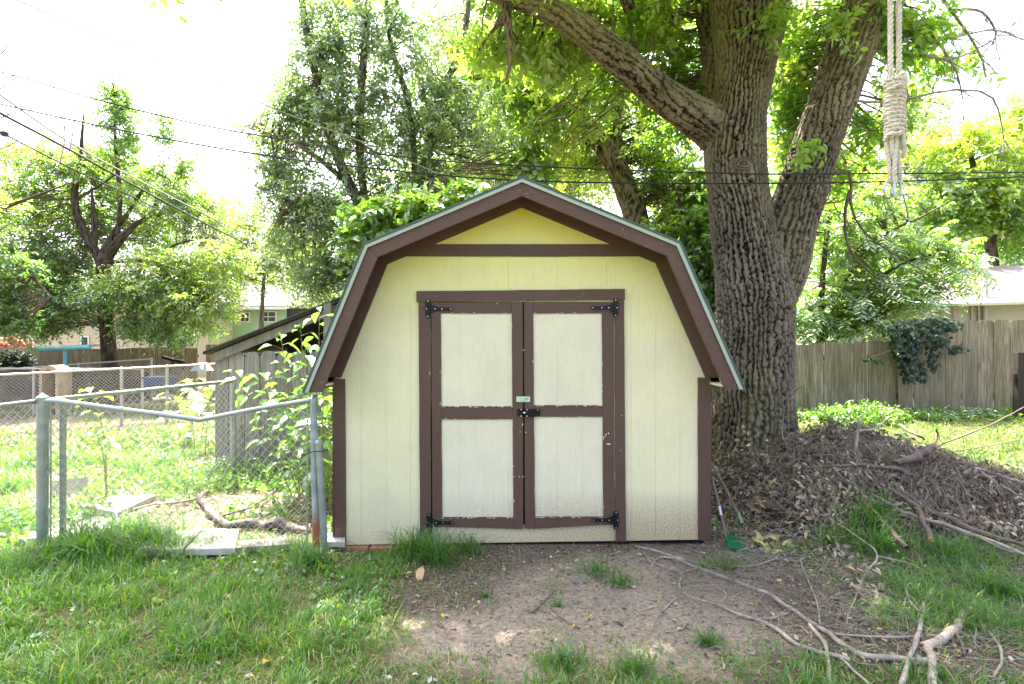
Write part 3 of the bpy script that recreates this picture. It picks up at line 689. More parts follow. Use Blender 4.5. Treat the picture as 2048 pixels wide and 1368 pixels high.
# ------------------------------------------------------------------ houses
M['white_siding'] = simple("pale_siding", (.50, .45, .40), .6, var=.06, bmp=.05)
M['green_siding'] = simple("mint_siding", (.38, .55, .40), .6, var=.06, bmp=.05)
M['tan_siding'] = simple("tan_siding", (.55, .47, .33), .6, var=.08, bmp=.05)
M['shingle'] = simple("grey_shingles", (.15, .135, .135), .95, var=.3, scale=20, bmp=.5)
M['shingle_pale'] = simple("pale_shingles", (.30, .29, .285), .95, var=.15, scale=20, bmp=.5)
M['trimw'] = simple("white_trim", (.75, .74, .72), .5, var=.05, bmp=.02)
M['glass'] = simple("dark_window_glass", (.05, .07, .07), .1, 0, var=.2, bmp=0, spec=.8)
def siding(m, x0, x1, y, z0, z1, step, th=.02, mi_=0):
    z = z0
    while z < z1 - .01:
        t_ = min(z + step, z1); m.add([(x0, y - th, z), (x1, y - th, z), (x1, y, t_), (x0, y, t_), (x0, y + .02, z), (x1, y + .02, z)], [(0, 1, 2, 3), (0, 4, 5, 1)], mi_); z += step
# green house beyond the left yard
gh = empty("green_house", (-10, 26, 0), "mint green house with pale hip roof behind the lean-to", "house"); HY = 26
def shingles(m, e0, e1, r0, r1, rows, th=.02):
    "overlapping courses between the eave line e0-e1 and the ridge line r0-r1"
    e0, e1, r0, r1 = map(lambda v: np.array(v, float), (e0, e1, r0, r1)); up = unit(np.cross(e1 - e0, r0 - e0)); up = up if up[2] > 0 else -up
    for k in range(rows):
        u, v_ = k / rows, (k + 1) / rows
        a, b = e0 + (r0 - e0) * u, e1 + (r1 - e1) * u; c, d = e1 + (r1 - e1) * v_, e0 + (r0 - e0) * v_
        m.add([a + up * th, b + up * th, c, d, a - up * .01, b - up * .01], [(0, 1, 2, 3), (4, 5, 1, 0)])
a, b = P(440, 0, HY)[0], P(575, 0, HY)[0]; zt_ = P(0, 612, HY)[2]
for z in np.arange(0, zt_, .22):
    m = MB(); siding(m, a, b, HY, z, min(z + .22, zt_), .22); m.build("clapboard", M['green_siding'], gh)
m = MB(); m.box((a, HY + .02, 0), (b, HY + 7, zt_)); m.build("house_body", M['green_siding'], gh)
c = P(640, 0, HY + 1)[0]; m = MB(); siding(m, b + .02, c, HY + .9, 0, zt_ + .1, .22); m.box((b + .02, HY + .93, 0), (c, HY + 7, zt_ + .1)); m.build("wing_wall", M['green_siding'], gh)
m = MB(); shingles(m, P(425, 612, HY - .4), P(578, 612, HY - .4), P(455, 572, HY + 3), P(530, 572, HY + 3), 9); m.build("roof", M['shingle_pale'], gh)
m = MB(); shingles(m, P(577, 612, HY - .4), P(660, 607, HY + .6), P(530, 572, HY + 3), P(640, 570, HY + 3), 9); m.build("roof", M['shingle_pale'], gh)
m = MB(); a_ = P(425, 613, HY - .4); b_ = P(578, 613, HY - .4); m.box((a_[0], a_[1], a_[2] - .14), (b_[0], a_[1] + .05, a_[2])); m.build("gutter", M['trimw'], gh)
for x0, x1, y0, y1 in ((520, 553, 622, 645), (480, 500, 624, 645)):
    w0, w1 = P(x0, y0, HY - .05), P(x1, y1, HY - .05)
    fr = MB(); fr.box((w0[0], HY - .06, w1[2]), (w1[0], HY - .02, w0[2])); fo = fr.build("window", M['trimw'], gh)
    m = MB(); mx = (w0[0] + w1[0]) / 2; mz = (w0[2] + w1[2]) / 2
    for q0, q1 in ((w0[0] + .06, mx - .02), (mx + .02, w1[0] - .06)):
        for r0, r1 in ((w1[2] + .06, mz - .02), (mz + .02, w0[2] - .06)): m.box((q0, HY - .068, r0), (q1, HY - .061, r1))
    m.build("pane", M['glass'], fo)
for px in (497, 515):
    c = P(px, 585, HY + 2); m = MB(); m.tube([c - [0, 0, .3], c + [0, 0, .25]], .06, 10); m.build("roof_vent", M['cable_pale'], gh)
# tan house behind the far left fence
th_ = empty("tan_house", (-16, 24, 0), "tan sided low house glimpsed over the far left fence", "house")
a, b = P(20, 0, 24)[0], P(420, 0, 24)[0]
for z in np.arange(0.2, 3.0, .18):
    m = MB(); siding(m, a, b, 24, z, z + .18, .18); m.build("clapboard", M['tan_siding'], th_)
m = MB(); m.box((a, 24.02, 0), (b, 30, 3.0)); m.build("house_body", M['tan_siding'], th_)
m = MB(); shingles(m, (a - .5, 23.5, 2.95), (b + .5, 23.5, 2.95), (a - .5, 27, 4.6), (b + .5, 27, 4.6), 10); m.build("roof", M['shingle'], th_)
for x0, x1 in ((163, 180), (333, 378)):
    w0, w1 = P(x0, 672, 24), P(x1, 700, 24); m = MB(); m.box((w0[0], 23.93, w1[2]), (w1[0], 23.97, w0[2])); fo = m.build("window", M['trimw'], th_)
    m = MB(); m.box((w0[0] + .06, 23.92, w1[2] + .06), (w1[0] - .06, 23.929, w0[2] - .06)); m.build("pane", M['glass'], fo)
# white house at the right
wh = empty("white_house", (9.5, 11.5, 0), "white sided house with grey shingle roof and gutter behind the right fence", "house"); WY = 11.2
cx = P(1924, 0, WY)[0]; xr = P(2180, 0, WY)[0]
# right wing runs towards the camera a little: two wall planes meeting in a corner
ztop = P(0, 603, WY)[2]
for i, z in enumerate(np.arange(ztop - .22 * 9, ztop - .01, .22)):
    m = MB(); siding(m, P(1690, 0, WY + .5)[0], cx, WY + .3, z, z + .22, .22); m.build("clapboard", M['white_siding'], wh)
    m = MB(); m.add([(cx, WY + .28, z), (xr, WY - .9, z), (xr, WY - .88, z + .22), (cx, WY + .30, z + .22), (cx, WY + .32, z), (xr, WY - .86, z)], [(0, 1, 2, 3), (0, 4, 5, 1)]); m.build("clapboard", M['white_siding'], wh)
m = MB(); m.add([(P(1690, 0, WY)[0], WY + .33, 0), (cx, WY + .33, 0), (xr, WY - .84, 0), (xr, WY + 6, 0), (P(1690, 0, WY)[0], WY + 6, 0)] + [(P(1690, 0, WY)[0], WY + .33, ztop), (cx, WY + .33, ztop), (xr, WY - .84, ztop), (xr, WY + 6, ztop), (P(1690, 0, WY)[0], WY + 6, ztop)],
    [(0, 1, 6, 5), (1, 2, 7, 6), (2, 3, 8, 7), (3, 4, 9, 8), (4, 0, 5, 9), (5, 6, 7, 8, 9)]); m.build("house_body", M['white_siding'], wh)
e0, e1 = P(1700, 603, WY - .1), P(1928, 602, WY - .1); e2 = np.array([xr + .3, WY - 1.35, e1[2] + .02])
m = MB(); shingles(m, e1, e2, (cx + .9, WY + 3.2, 4.3 - .9), (xr + .6, WY + 2.4, 4.15 - .55), 26, .012); m.build("roof", M['shingle'], wh)
m = MB(); shingles(m, e0, e1, (P(1700, 0, WY)[0], WY + 3.4, 3.3), (cx + .9, WY + 3.2, 3.4), 26, .012); m.build("roof", M['shingle'], wh)
for a, b in ((e0, e1), (e1, e2)):
    m = MB(); m.tube([a - [0, .05, .05], b - [0, .05, .05]], .06, 6); m.build("gutter", M['trimw'], wh, smooth=True)
for px, r_ in ((1944, .025), (1958, .02), (1971, .045), (1908, .018)):
    yy = WY + .27 - max(0, (P(px, 0, WY)[0] - cx)) * 1.18 / (xr - cx) - .06; c = P(px, 0, yy); m = MB(); m.tube([(c[0], yy, 0), (c[0], yy, ztop + (.0 if r_ < .04 else 1.0))], r_, 8); m.build("conduit", M['galvpale'], wh, smooth=True)

# ------------------------------------------------------------------ trees
def barktube(pts, r, n=48, step=.03, amp=.03, freq=9.0, flare=None, seed=0, stretch=.16):
    "tapered limb with furrowed bark; pts (k,3), r (k,)"
    pts = np.asarray(pts, float); L = np.linalg.norm(np.diff(pts, axis=0), axis=1).sum(); k = max(4, int(L / step))
    q = spline(np.column_stack([pts, r]), k); p, r = q[:, :3], np.maximum(q[:, 3], .003)
    T = unit(np.gradient(p, axis=0)); s = np.concatenate([[0], np.cumsum(np.linalg.norm(np.diff(p, axis=0), axis=1))])
    Nn = unit(np.cross(T[0], [0.1, 1, 0.05])); a = np.arange(n) * 2 * np.pi / n; rows, cos, rid = [], [], []
    for i in range(k):
        Nn = unit(Nn - T[i] * (Nn @ T[i])); B = np.cross(T[i], Nn)
        rr = np.full(n, r[i])
        if flare is not None: rr = rr * (1 + flare(s[i], a))
        co = np.stack([np.cos(a) * r[i], np.sin(a) * r[i], np.full(n, s[i] * stretch)], 1)
        rows.append((p[i], Nn, B, rr)); cos.append(co)
    co = np.concatenate(cos); ang = np.tile(a, k); ss = np.repeat(s, n); rm = float(np.mean(r)); nr = max(5, round(2 * np.pi * rm * freq))
    sc3 = np.stack([co[:, 0], co[:, 1], ss], 1)
    u = ang * nr / (2 * np.pi) + 1.3 * vnoise(sc3 * [4, 4, 1.7], seed) + .38 * vnoise(sc3 * [12, 12, 5], seed + 1) + .30 * vnoise(sc3 * [50, 50, 28], seed + 2) + .12 * vnoise(sc3 * [110, 110, 70], seed + 12)
    rgd = np.abs(np.sin(np.pi * u)); u2 = ang * round(nr * .62) / (2 * np.pi) + 2 + 1.9 * vnoise(sc3 * [4, 4, 2.2], seed + 3) + .3 * vnoise(sc3 * [15, 15, 8], seed + 4) + .3 * vnoise(sc3 * [50, 50, 28], seed + 13)
    f1 = sstep(0, .75, rgd); f2 = sstep(0, .42, np.abs(np.sin(np.pi * u2))); brk = vnoise(sc3 * [20, 20, 22], seed + 5)
    h = np.clip(f1 * (.4 + .6 * f2) * (.86 + .3 * vnoise(sc3 * [4, 4, 3], seed + 6)) - .45 * sstep(.3, .7, brk) + .20 * vnoise(sc3 * [70, 70, 40], seed + 7), 0, 1)
    V = []
    for i, (c, N_, B_, rr) in enumerate(rows):
        am = amp * min(1, r[i] / .3) ; d = rr + am * (h[i*n:(i+1)*n] - .6)
        V.append(c + d[:, None] * (np.cos(a)[:, None] * N_ + np.sin(a)[:, None] * B_))
    V = np.concatenate(V); j = np.arange(n)[None]; i = np.arange(k - 1)[:, None] * n
    F = np.stack([i + j, i + (j + 1) % n, i + n + (j + 1) % n, i + n + j], -1).reshape(-1, 4)
    return V, F, co, h
def join(parts):
    VV, FF, CC, HH = [], [], [], []; n = 0
    for V, F, c, h in parts: VV.append(V); FF.append(F + n); CC.append(c + len(CC) * 3.7); HH.append(h); n += len(V)
    return np.concatenate(VV), np.concatenate(FF), np.concatenate(CC), np.concatenate(HH)
def pxlimb(rows):
    r = np.array([list(P(a, b, c)) + [d * c / FPX] for a, b, c, d in rows]); return r[:, :3], r[:, 3]

def leaves(pos, axis, side, nrm, L, Wd, fold=.12, hi=False):
    "leaf blades; all arrays (n,3), L,Wd (n,)"
    L = L[:, None]; Wd = Wd[:, None]; n = len(pos)
    if not hi:
        p1 = pos + axis * L * .42 + side * Wd * .5 + nrm * Wd * fold * 2; p2 = pos + axis * L - nrm * L * .08; p3 = pos + axis * L * .42 - side * Wd * .5 + nrm * Wd * fold * 2
        V = np.stack([pos, p1, p2, p3], 1).reshape(-1, 3); b = np.arange(n)[:, None] * 4
        F = np.concatenate([b + [0, 1, 2], b + [0, 2, 3]]); return V, F, 4
    c1 = pos + axis * L * .35 - nrm * L * .01; 
    a1 = pos + axis * L * .3 + side * Wd * .48 + nrm * Wd * fold; a2 = pos + axis * L * .62 + side * Wd * .36 + nrm * Wd * fold * .8
    b1 = pos + axis * L * .3 - side * Wd * .48 + nrm * Wd * fold; b2 = pos + axis * L * .62 - side * Wd * .36 + nrm * Wd * fold * .8
    tip = pos + axis * L - nrm * L * .10
    V = np.stack([pos, a1, a2, tip, b2, b1, c1], 1).reshape(-1, 3); b = np.arange(n)[:, None] * 7
    F = np.concatenate([b + [0, 1, 6], b + [1, 2, 6], b + [2, 3, 6], b + [6, 3, 4], b + [6, 4, 5], b + [6, 5, 0]]); return V, F, 7

def shoots(base, d, slen, nl, L, Wd, droop=.35, tint=None, hi=False, pinn=False, flat=.5):
    "leafy shoots: base,d (m,3); alternate leaves along each"
    m = len(base); t = np.linspace(.12, 1, nl)[None, :, None]; d = unit(d)
    sl = slen[:, None, None]; dn = np.array([0, 0, -1.])
    pos = base[:, None] + d[:, None] * sl * t + dn * sl * droop * t ** 2
    tan = unit(d[:, None] + dn * 2 * droop * t)
    up = unit(np.stack([R.normal(0, flat, (m,)), R.normal(0, flat, (m,)), np.ones(m)], 1))
    sd_ = unit(np.cross(tan, up[:, None])); nr = np.cross(sd_, tan)
    alt = (np.arange(nl) % 2 * 2 - 1)[None, :, None]
    if not pinn:
        ph = R.uniform(-.9, .9, (m, nl, 1)); sdir = unit(sd_ * alt * np.cos(ph) + nr * np.sin(ph))
        ax = unit(tan * R.uniform(.3, .9, (m, nl, 1)) + sdir + dn * R.uniform(0, .7, (m, nl, 1)) + R.normal(0, .18, (m, nl, 3)))
    else: ax = unit(tan * .45 + sd_ * alt + dn * .25 + R.normal(0, .08, (m, nl, 3)))
    n0 = nr + R.normal(0, .35 if not pinn else .15, (m, nl, 3)); s2 = unit(np.cross(ax, n0)); n2 = np.cross(s2, ax)
    f = lambda a: a.reshape(-1, 3); ll = L * R.uniform(.65, 1.2, m * nl); ww = Wd * ll / L
    V, F, k = leaves(f(pos), f(ax), f(s2), f(n2), ll, ww, hi=hi)
    tt = np.repeat(tint if tint is not None else R.random(m), nl) + R.normal(0, .13, m * nl)
    return V, F, np.repeat(np.clip(tt, 0, 1), k)
def cat(parts):
    VV, FF, TT = [], [], []; n = 0
    for V, F, t in parts: VV.append(V); FF.append(F + n); TT.append(t); n += len(V)
    return np.concatenate(VV), np.concatenate(FF), np.concatenate(TT)
def thin(m_pts, m_r, sides=3):
    "many thin tubes at once: m_pts (m,k,3), m_r (m,k)"
    m, k, _ = m_pts.shape; T = unit(np.gradient(m_pts, axis=1)); u = unit(np.cross(T, np.array([.3, .5, .81]))); b = np.cross(T, u)
    a = np.arange(sides) * 2 * np.pi / sides
    V = m_pts[:, :, None] + m_r[:, :, None, None] * (np.cos(a)[:, None] * u[:, :, None] + np.sin(a)[:, None] * b[:, :, None])
    V = V.reshape(-1, 3); i = (np.arange(m)[:, None] * k + np.arange(k - 1)[None]).ravel()[:, None] * sides; j = np.arange(sides)[None]
    F = np.stack([i + j, i + (j + 1) % sides, i + sides + (j + 1) % sides, i + sides + j], -1).reshape(-1, 4); return V, F

DEN = .62
def crown(skel, blobs, sh, L, Wd, slen, nl, droop=.35, hi=False, pinn=False, twr=.006, tintbase=.5, flat=.5, twigs=True, up=.25, brl=.85):
    """blobs: (px,py,Y, rx_px, ry_px, ry_m, clusters[, tint]); sh shoots per cluster.
    returns leaf mesh and twig mesh"""
    C, TT, CEN = [], [], []
    for b in blobs:
        px, py, Yb, rx, ry, rz, nc = b[:7]; nc = int(nc * DEN) + 1; c = P(px, py, Yb); v = unit(R.normal(size=(nc, 3))); rr = R.random(nc)[:, None] ** .42
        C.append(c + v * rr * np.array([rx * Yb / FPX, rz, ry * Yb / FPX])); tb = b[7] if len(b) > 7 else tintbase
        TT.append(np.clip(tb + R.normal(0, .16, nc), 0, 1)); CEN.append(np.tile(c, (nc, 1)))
    C = np.concatenate(C); TT = np.concatenate(TT); CEN = np.concatenate(CEN)
    keep = C[:, 2] > ground_z(C[:, 0], C[:, 1]) + .15; C, TT, CEN = C[keep], TT[keep], CEN[keep]
    d2 = ((C[:, None] - skel[None]) ** 2 * np.array([1, 1, .7])).sum(-1) + .6 * np.maximum(0, skel[None, :, 2] - C[:, None, 2]) ** 2
    S = skel[d2.argmin(1)]; dist = np.linalg.norm(C - S, axis=1, keepdims=True)
    B0 = np.where(dist > brl, C + (S - C) / np.maximum(dist, 1e-6) * brl, S)
    od = unit(C - B0 + (C - CEN) * .5 + np.array([0, 0, .1]))
    base = np.repeat(C, sh, 0); tt = np.repeat(TT, sh); m = len(base)
    dr = unit(np.repeat(od, sh, 0) * .7 + R.normal(0, .75, (m, 3)) + np.array([0, 0, up]))
    base = base - dr * slen * .2 + R.normal(0, slen * .22, (m, 3)); sl = slen * R.uniform(.6, 1.3, m)
    lv = shoots(base, dr, sl, nl, L, Wd, droop, tt, hi, pinn, flat)
    # shoots themselves and the twigs that carry them
    t = np.linspace(0, 1, 3)[None, :, None]; dn = np.array([0, 0, -1.])
    sp = base[:, None] + dr[:, None] * sl[:, None, None] * t + dn * sl[:, None, None] * droop * t ** 2
    tw = [thin(sp, np.tile(np.array([twr * .5, twr * .4, twr * .2]), (m, 1)))]
    if twigs:
        t = np.linspace(0, 1, 5)[None, :, None]; mid = (C + B0) / 2 + R.normal(0, .12, C.shape) * np.minimum(dist, 1.5) + np.array([0, 0, .06])
        q = B0[:, None] * (1 - t) ** 2 + 2 * mid[:, None] * t * (1 - t) + C[:, None] * t ** 2
        tw.append(thin(q, np.tile(np.linspace(twr * 2.2, twr * .8, 5), (len(C), 1)), 4))
    VV, FF = [], []; n = 0
    for V, F in tw: VV.append(V); FF.append(F + n); n += len(V)
    return lv, (np.concatenate(VV), np.concatenate(FF))
ntri = 0
def plant(name, label, cat_, limbs, cr, lmat, bmat, group=None, bn=14, bstep=.12, bamp=.02, tmat=None, trunkname="trunk"):
    global ntri
    pts0 = pxlimb(limbs[0])[0] if limbs else None
    root = empty(name, (pts0[0][0], pts0[0][1], float(ground_z(pts0[0][0], pts0[0][1]))), label, cat_, group)
    parts = []; sk = []
    for li, l in enumerate(limbs):
        if l[-1][3] > .8: e0, e1 = l[-2], l[-1]; l = list(l) + [(e1[0] + (e1[0] - e0[0]) * .8, e1[1] + (e1[1] - e0[1]) * .8, e1[2], .4)]
        p, r = pxlimb(l); parts.append(barktube(p, r, n=bn, step=bstep, amp=bamp, freq=9, seed=len(parts) + len(name)))
        sk.append(spline(p, 14))
    V, F, c, h = join(parts); build(trunkname, V, F, bmat, root, True, attrs={"barkco": c, "ridge": h}); ntri += 2 * len(F)
    sk = np.concatenate(sk)
    (lv, tw) = cr(sk)
    o = build("twigs", tw[0], tw[1], tmat or M['stick2'], root); tag(o, kind="stuff"); ntri += 2 * len(tw[1])
    o = build("crown", lv[0], lv[1], lmat, root, attrs={"tint": lv[2]}); ntri += len(lv[1]); return root

# ---- the big tree at the right
TY = 6.7
big = empty("big_tree", (P(1505, 0, TY)[0], TY, .05), "huge forked tree with deeply furrowed bark right of the shed", "tree")
def fl(s, a):
    k = np.exp(-np.maximum(s - .35, 0) / .38); return k * (.30 + .22 * np.cos(a * 5 + 1) + .10 * np.cos(a * 9 + 2))
prt = []
def bt(rows, n, amp, seed, flare=None, step=.022, freq=9): p, r = pxlimb(rows); prt.append(barktube(p, r, n, step, amp, freq, flare, seed, .2)); return p
T0 = bt([(1500, 1010, TY, 76), (1503, 950, TY, 75), (1507, 880, TY, 74), (1508, 780, TY, 71), (1510, 680, TY, 70), (1509, 600, TY, 71), (1497, 520, TY, 64), (1482, 440, TY, 58), (1474, 360, TY, 55), (1470, 290, TY, 56), (1478, 215, TY, 52), (1490, 140, TY, 54), (1497, 60, TY, 66), (1500, -30, TY, 78), (1502, -120, TY, 70)], 380, .052, 1, fl, .015, 16)
T1 = bt([(1530, 640, TY + .05, 42), (1556, 540, TY + .05, 52), (1580, 450, TY, 48), (1606, 375, TY, 46), (1631, 295, TY - .05, 43), (1665, 200, TY - .1, 43), (1700, 100, TY - .1, 44), (1736, 0, TY - .15, 44), (1790, -140, TY - .3, 40), (1880, -330, TY - .6, 30), (2000, -560, TY - .8, 22)], 260, .042, 2, None, .015, 17)
T2 = bt([(1496, 400, TY + .2, 12), (1468, 318, TY + .13, 30), (1424, 256, TY + .02, 40), (1385, 230, TY - .2, 36), (1310, 178, TY - .4, 31), (1238, 118, TY - .6, 30), (1165, 60, TY - .75, 27), (1090, 18, TY - .85, 22), (1010, -8, TY - .9, 17), (930, -30, TY - 1, 13), (800, -90, TY - 1.1, 10), (600, -200, TY - 1.2, 8), (330, -300, TY - 1.3, 5)], 170, .034, 3, None, .015, 15)  # left end prolonged out of view to carry the added shade leaves
T3 = bt([(1450, 290, TY + .3, 34), (1440, 190, TY + .35, 34), (1440, 90, TY + .4, 36), (1425, 0, TY + .45, 36), (1400, -160, TY + .6, 28), (1330, -420, TY + .7, 18)], 110, .045, 4, None, .02, 14)
# limb that reaches over the viewer and carries the rope (above the picture)
T6b = bt([(1502, -80, TY, 72), (1500, -220, TY, 62), (1540, -500, TY, 45)], 40, .05, 9, None, .06, 12)
T4 = bt([(1500, -150, TY, 40), (1560, -260, 5.4, 40), (1700, -520, 3.6, 40), (1790, -900, 2.1, 46), (1800, -1700, 1.1, 60)], 60, .03, 5, None, .05, 9)
T5 = bt([(1012, 0, TY - .9, 9), (1016, 50, TY - .9, 8.5), (1021, 95, TY - .9, 6), (1020, 128, TY - .9, 4), (1012, 160, TY - .9, 1.5)], 24, .012, 6, None, .03, 12)
T6 = bt([(1260, 20, TY - .4, 12), (1248, -15, TY - .5, 12), (1230, -80, TY - .6, 9)], 20, .012, 6, None, .03, 12)
V, F, c, h = join(prt); build("trunk", V, F, M['bark'], big, True, attrs={"barkco": c, "ridge": h}); ntri += 2 * len(F)
# old knot swelling on the trunk
kc = P(1488, 327, TY - .36); a = np.linspace(0, 2 * np.pi, 29)[:-1]; KV, KF, KC, KH = [], [], [], []
for i, (r_, dz) in enumerate([(.125, .10), (.115, .035), (.10, .0), (.085, .012), (.07, -.012), (.05, -.005), (.03, .006), (.008, .0)]):
    for t_ in a: KV.append(kc + [r_ * 1.25 * math.cos(t_) * (1 + .06 * math.sin(3 * t_ + i)), dz + .012 * math.cos(2 * t_), r_ * .8 * math.sin(t_)]); KC.append((i * .1, t_ * .1, .4)); KH.append(.3 + .5 * (i % 2))
KF = np.array([(i*28+j, i*28+(j+1) % 28, (i+1)*28+(j+1) % 28, (i+1)*28+j) for i in range(7) for j in range(28)])
build("knot", np.array(KV), KF, M['bark'], big, True, attrs={"barkco": np.array(KC), "ridge": np.array(KH)})
sk = np.concatenate([spline(p, 24) for p in (T0[7:], T1, T2, T3, T4, T5)])
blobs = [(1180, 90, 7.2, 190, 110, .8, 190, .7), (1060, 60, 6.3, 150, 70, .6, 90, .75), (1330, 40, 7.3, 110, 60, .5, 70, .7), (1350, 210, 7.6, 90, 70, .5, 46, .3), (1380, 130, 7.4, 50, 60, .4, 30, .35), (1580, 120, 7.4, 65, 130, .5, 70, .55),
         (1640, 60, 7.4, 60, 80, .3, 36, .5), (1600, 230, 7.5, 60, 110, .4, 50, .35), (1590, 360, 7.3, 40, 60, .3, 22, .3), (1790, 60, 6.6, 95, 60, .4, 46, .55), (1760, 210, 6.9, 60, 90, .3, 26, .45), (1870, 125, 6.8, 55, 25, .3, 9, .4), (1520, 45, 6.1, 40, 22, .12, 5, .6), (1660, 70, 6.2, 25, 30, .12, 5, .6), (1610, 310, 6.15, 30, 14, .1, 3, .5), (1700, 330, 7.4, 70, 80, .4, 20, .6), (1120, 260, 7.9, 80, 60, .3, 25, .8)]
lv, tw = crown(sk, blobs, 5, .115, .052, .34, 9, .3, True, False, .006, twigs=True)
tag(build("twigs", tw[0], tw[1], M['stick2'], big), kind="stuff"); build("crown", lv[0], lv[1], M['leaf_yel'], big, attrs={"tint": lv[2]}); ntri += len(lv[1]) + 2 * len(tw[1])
# unseen upper crown above the picture, added and spread left to shade the foreground
C = []
for cx, cy, cz, rx, ry, rz, nc in CANOPY if 'CANOPY' in globals() else [(.5, 6.6, 7.4, 3.2, 1.3, .8, 200), (3.4, 6.2, 7.2, 2.6, 1.4, .9, 230), (-1.8, 5.7, 6.7, 1.9, 1.2, .7, 230), (2.6, 4.6, 6.8, 3.4, 1.5, .8, 220), (-.8, 4.6, 6.4, 2.2, 1.2, .7, 150), (-3.9, 5.5, 6.6, 1.5, 1.3, .6, 260), (1.0, 2.6, 6.0, 3.4, 1.2, .6, 90), (-4.4, 4.4, 6.3, 1.3, 1.2, .6, 150)]:
    v = unit(R.normal(size=(nc, 3))) * R.random(nc)[:, None] ** .4; C.append(np.array([cx, cy, cz]) + v * [rx, ry, rz])
C = np.concatenate(C); m_ = len(C); base = np.repeat(C, 4, 0); dr = unit(R.normal(0, 1, (4 * m_, 3)) + [0, 0, .2])
hz = base[:, 2] / math.tan(rad(SUN_EL)); sx, sy = base[:, 0] - hz * math.sin(rad(SUN_AZ)), base[:, 1] - hz * math.cos(rad(SUN_AZ)); keep = np.ones(len(base), bool)
for gx0, gy0, ra, rb_ in ((-.98, 3.2, .42, .33), (-1.25, 2.95, .3, .2), (-2.75, 2.85, .5, .16), (-.05, 2.88, .28, .12), (.78, 2.93, .24, .10), (-2.9, 3.4, .2, .12)):   # leaves left out so that sun patches reach these ground spots
    keep &= ((sx - gx0) / (ra + .12)) ** 2 + ((sy - gy0) / (rb_ + .12)) ** 2 > 1
base, dr = base[keep], dr[keep]; m_ = len(base)
lv = shoots(base, dr, np.full(m_, .45), 8, .17, .085, .3, R.random(m_))
build("shade_crown", lv[0], lv[1], M['leaf_yel'], big, attrs={"tint": lv[2]}); ntri += len(lv[1])
# bare dead twigs at the upper right
def twigtree(rows_list, Yt, seed, sub=9, r0=5.0):
    rr = np.random.default_rng(seed); PT, RR = [], []
    for rows in rows_list:
        k = 12; p = spline(np.array([list(P(a, b, Yt)) for a, b in rows]), k); PT.append(p); RR.append(np.linspace(1, .3, k) * r0 * Yt / FPX)
        for s_ in range(sub):
            i = rr.integers(2, k - 1); d = p[i] - p[i - 1]; d = unit(d) + rr.normal(0, .8, 3) * [1, .3, 1]; l = rr.uniform(.15, .6)
            q = p[i] + np.cumsum(np.vstack([[0, 0, 0], unit(d + rr.normal(0, .25, (k - 1, 3))) * l / k]), 0); PT.append(q); RR.append(np.linspace(.35, .12, k) * r0 * Yt / FPX)
            for u in range(2):
                j = rr.integers(3, k - 1); d2 = unit(q[j] - q[j - 1]) + rr.normal(0, .7, 3) * [1, .3, 1]
                q2 = q[j] + np.cumsum(np.vstack([[0, 0, 0], unit(d2 + rr.normal(0, .25, (k - 1, 3))) * l * .5 / k]), 0); PT.append(q2); RR.append(np.linspace(.16, .08, k) * r0 * Yt / FPX)
    return thin(np.array(PT), np.array(RR), 4)
tw = twigtree([[(1880, -10), (1920, 45), (1950, 90), (1968, 130), (1970, 160)], [(1840, 75), (1880, 80), (1930, 70), (1990, 60), (2048, 80)], [(1700, 200), (1760, 205), (1830, 195), (1900, 180), (1970, 185), (1995, 215), (2005, 260), (2010, 310)],
               [(1850, 110), (1900, 118), (1960, 95), (2048, 35)], [(1860, 60), (1900, 120), (1915, 150), (1926, 200)], [(1760, 120), (1800, 140), (1812, 170), (1820, 205)], [(1900, 20), (1960, 22), (1990, 60), (1985, 90)]], 6.4, 5, 8, 3.2)
tag(build("dead_twigs", tw[0], tw[1], M['stick'], big), kind="stuff")
tw = twigtree([[(1663, 350), (1700, 345), (1703, 420), (1740, 475), (1800, 515), (1850, 545)], [(1700, 380), (1690, 430), (1700, 500), (1760, 560), (1800, 570)], [(1640, 405), (1670, 405), (1690, 400)]], 6.5, 6, 4, 3.4)
tag(build("hanging_twigs", tw[0], tw[1], M['stick2'], big), kind="stuff")

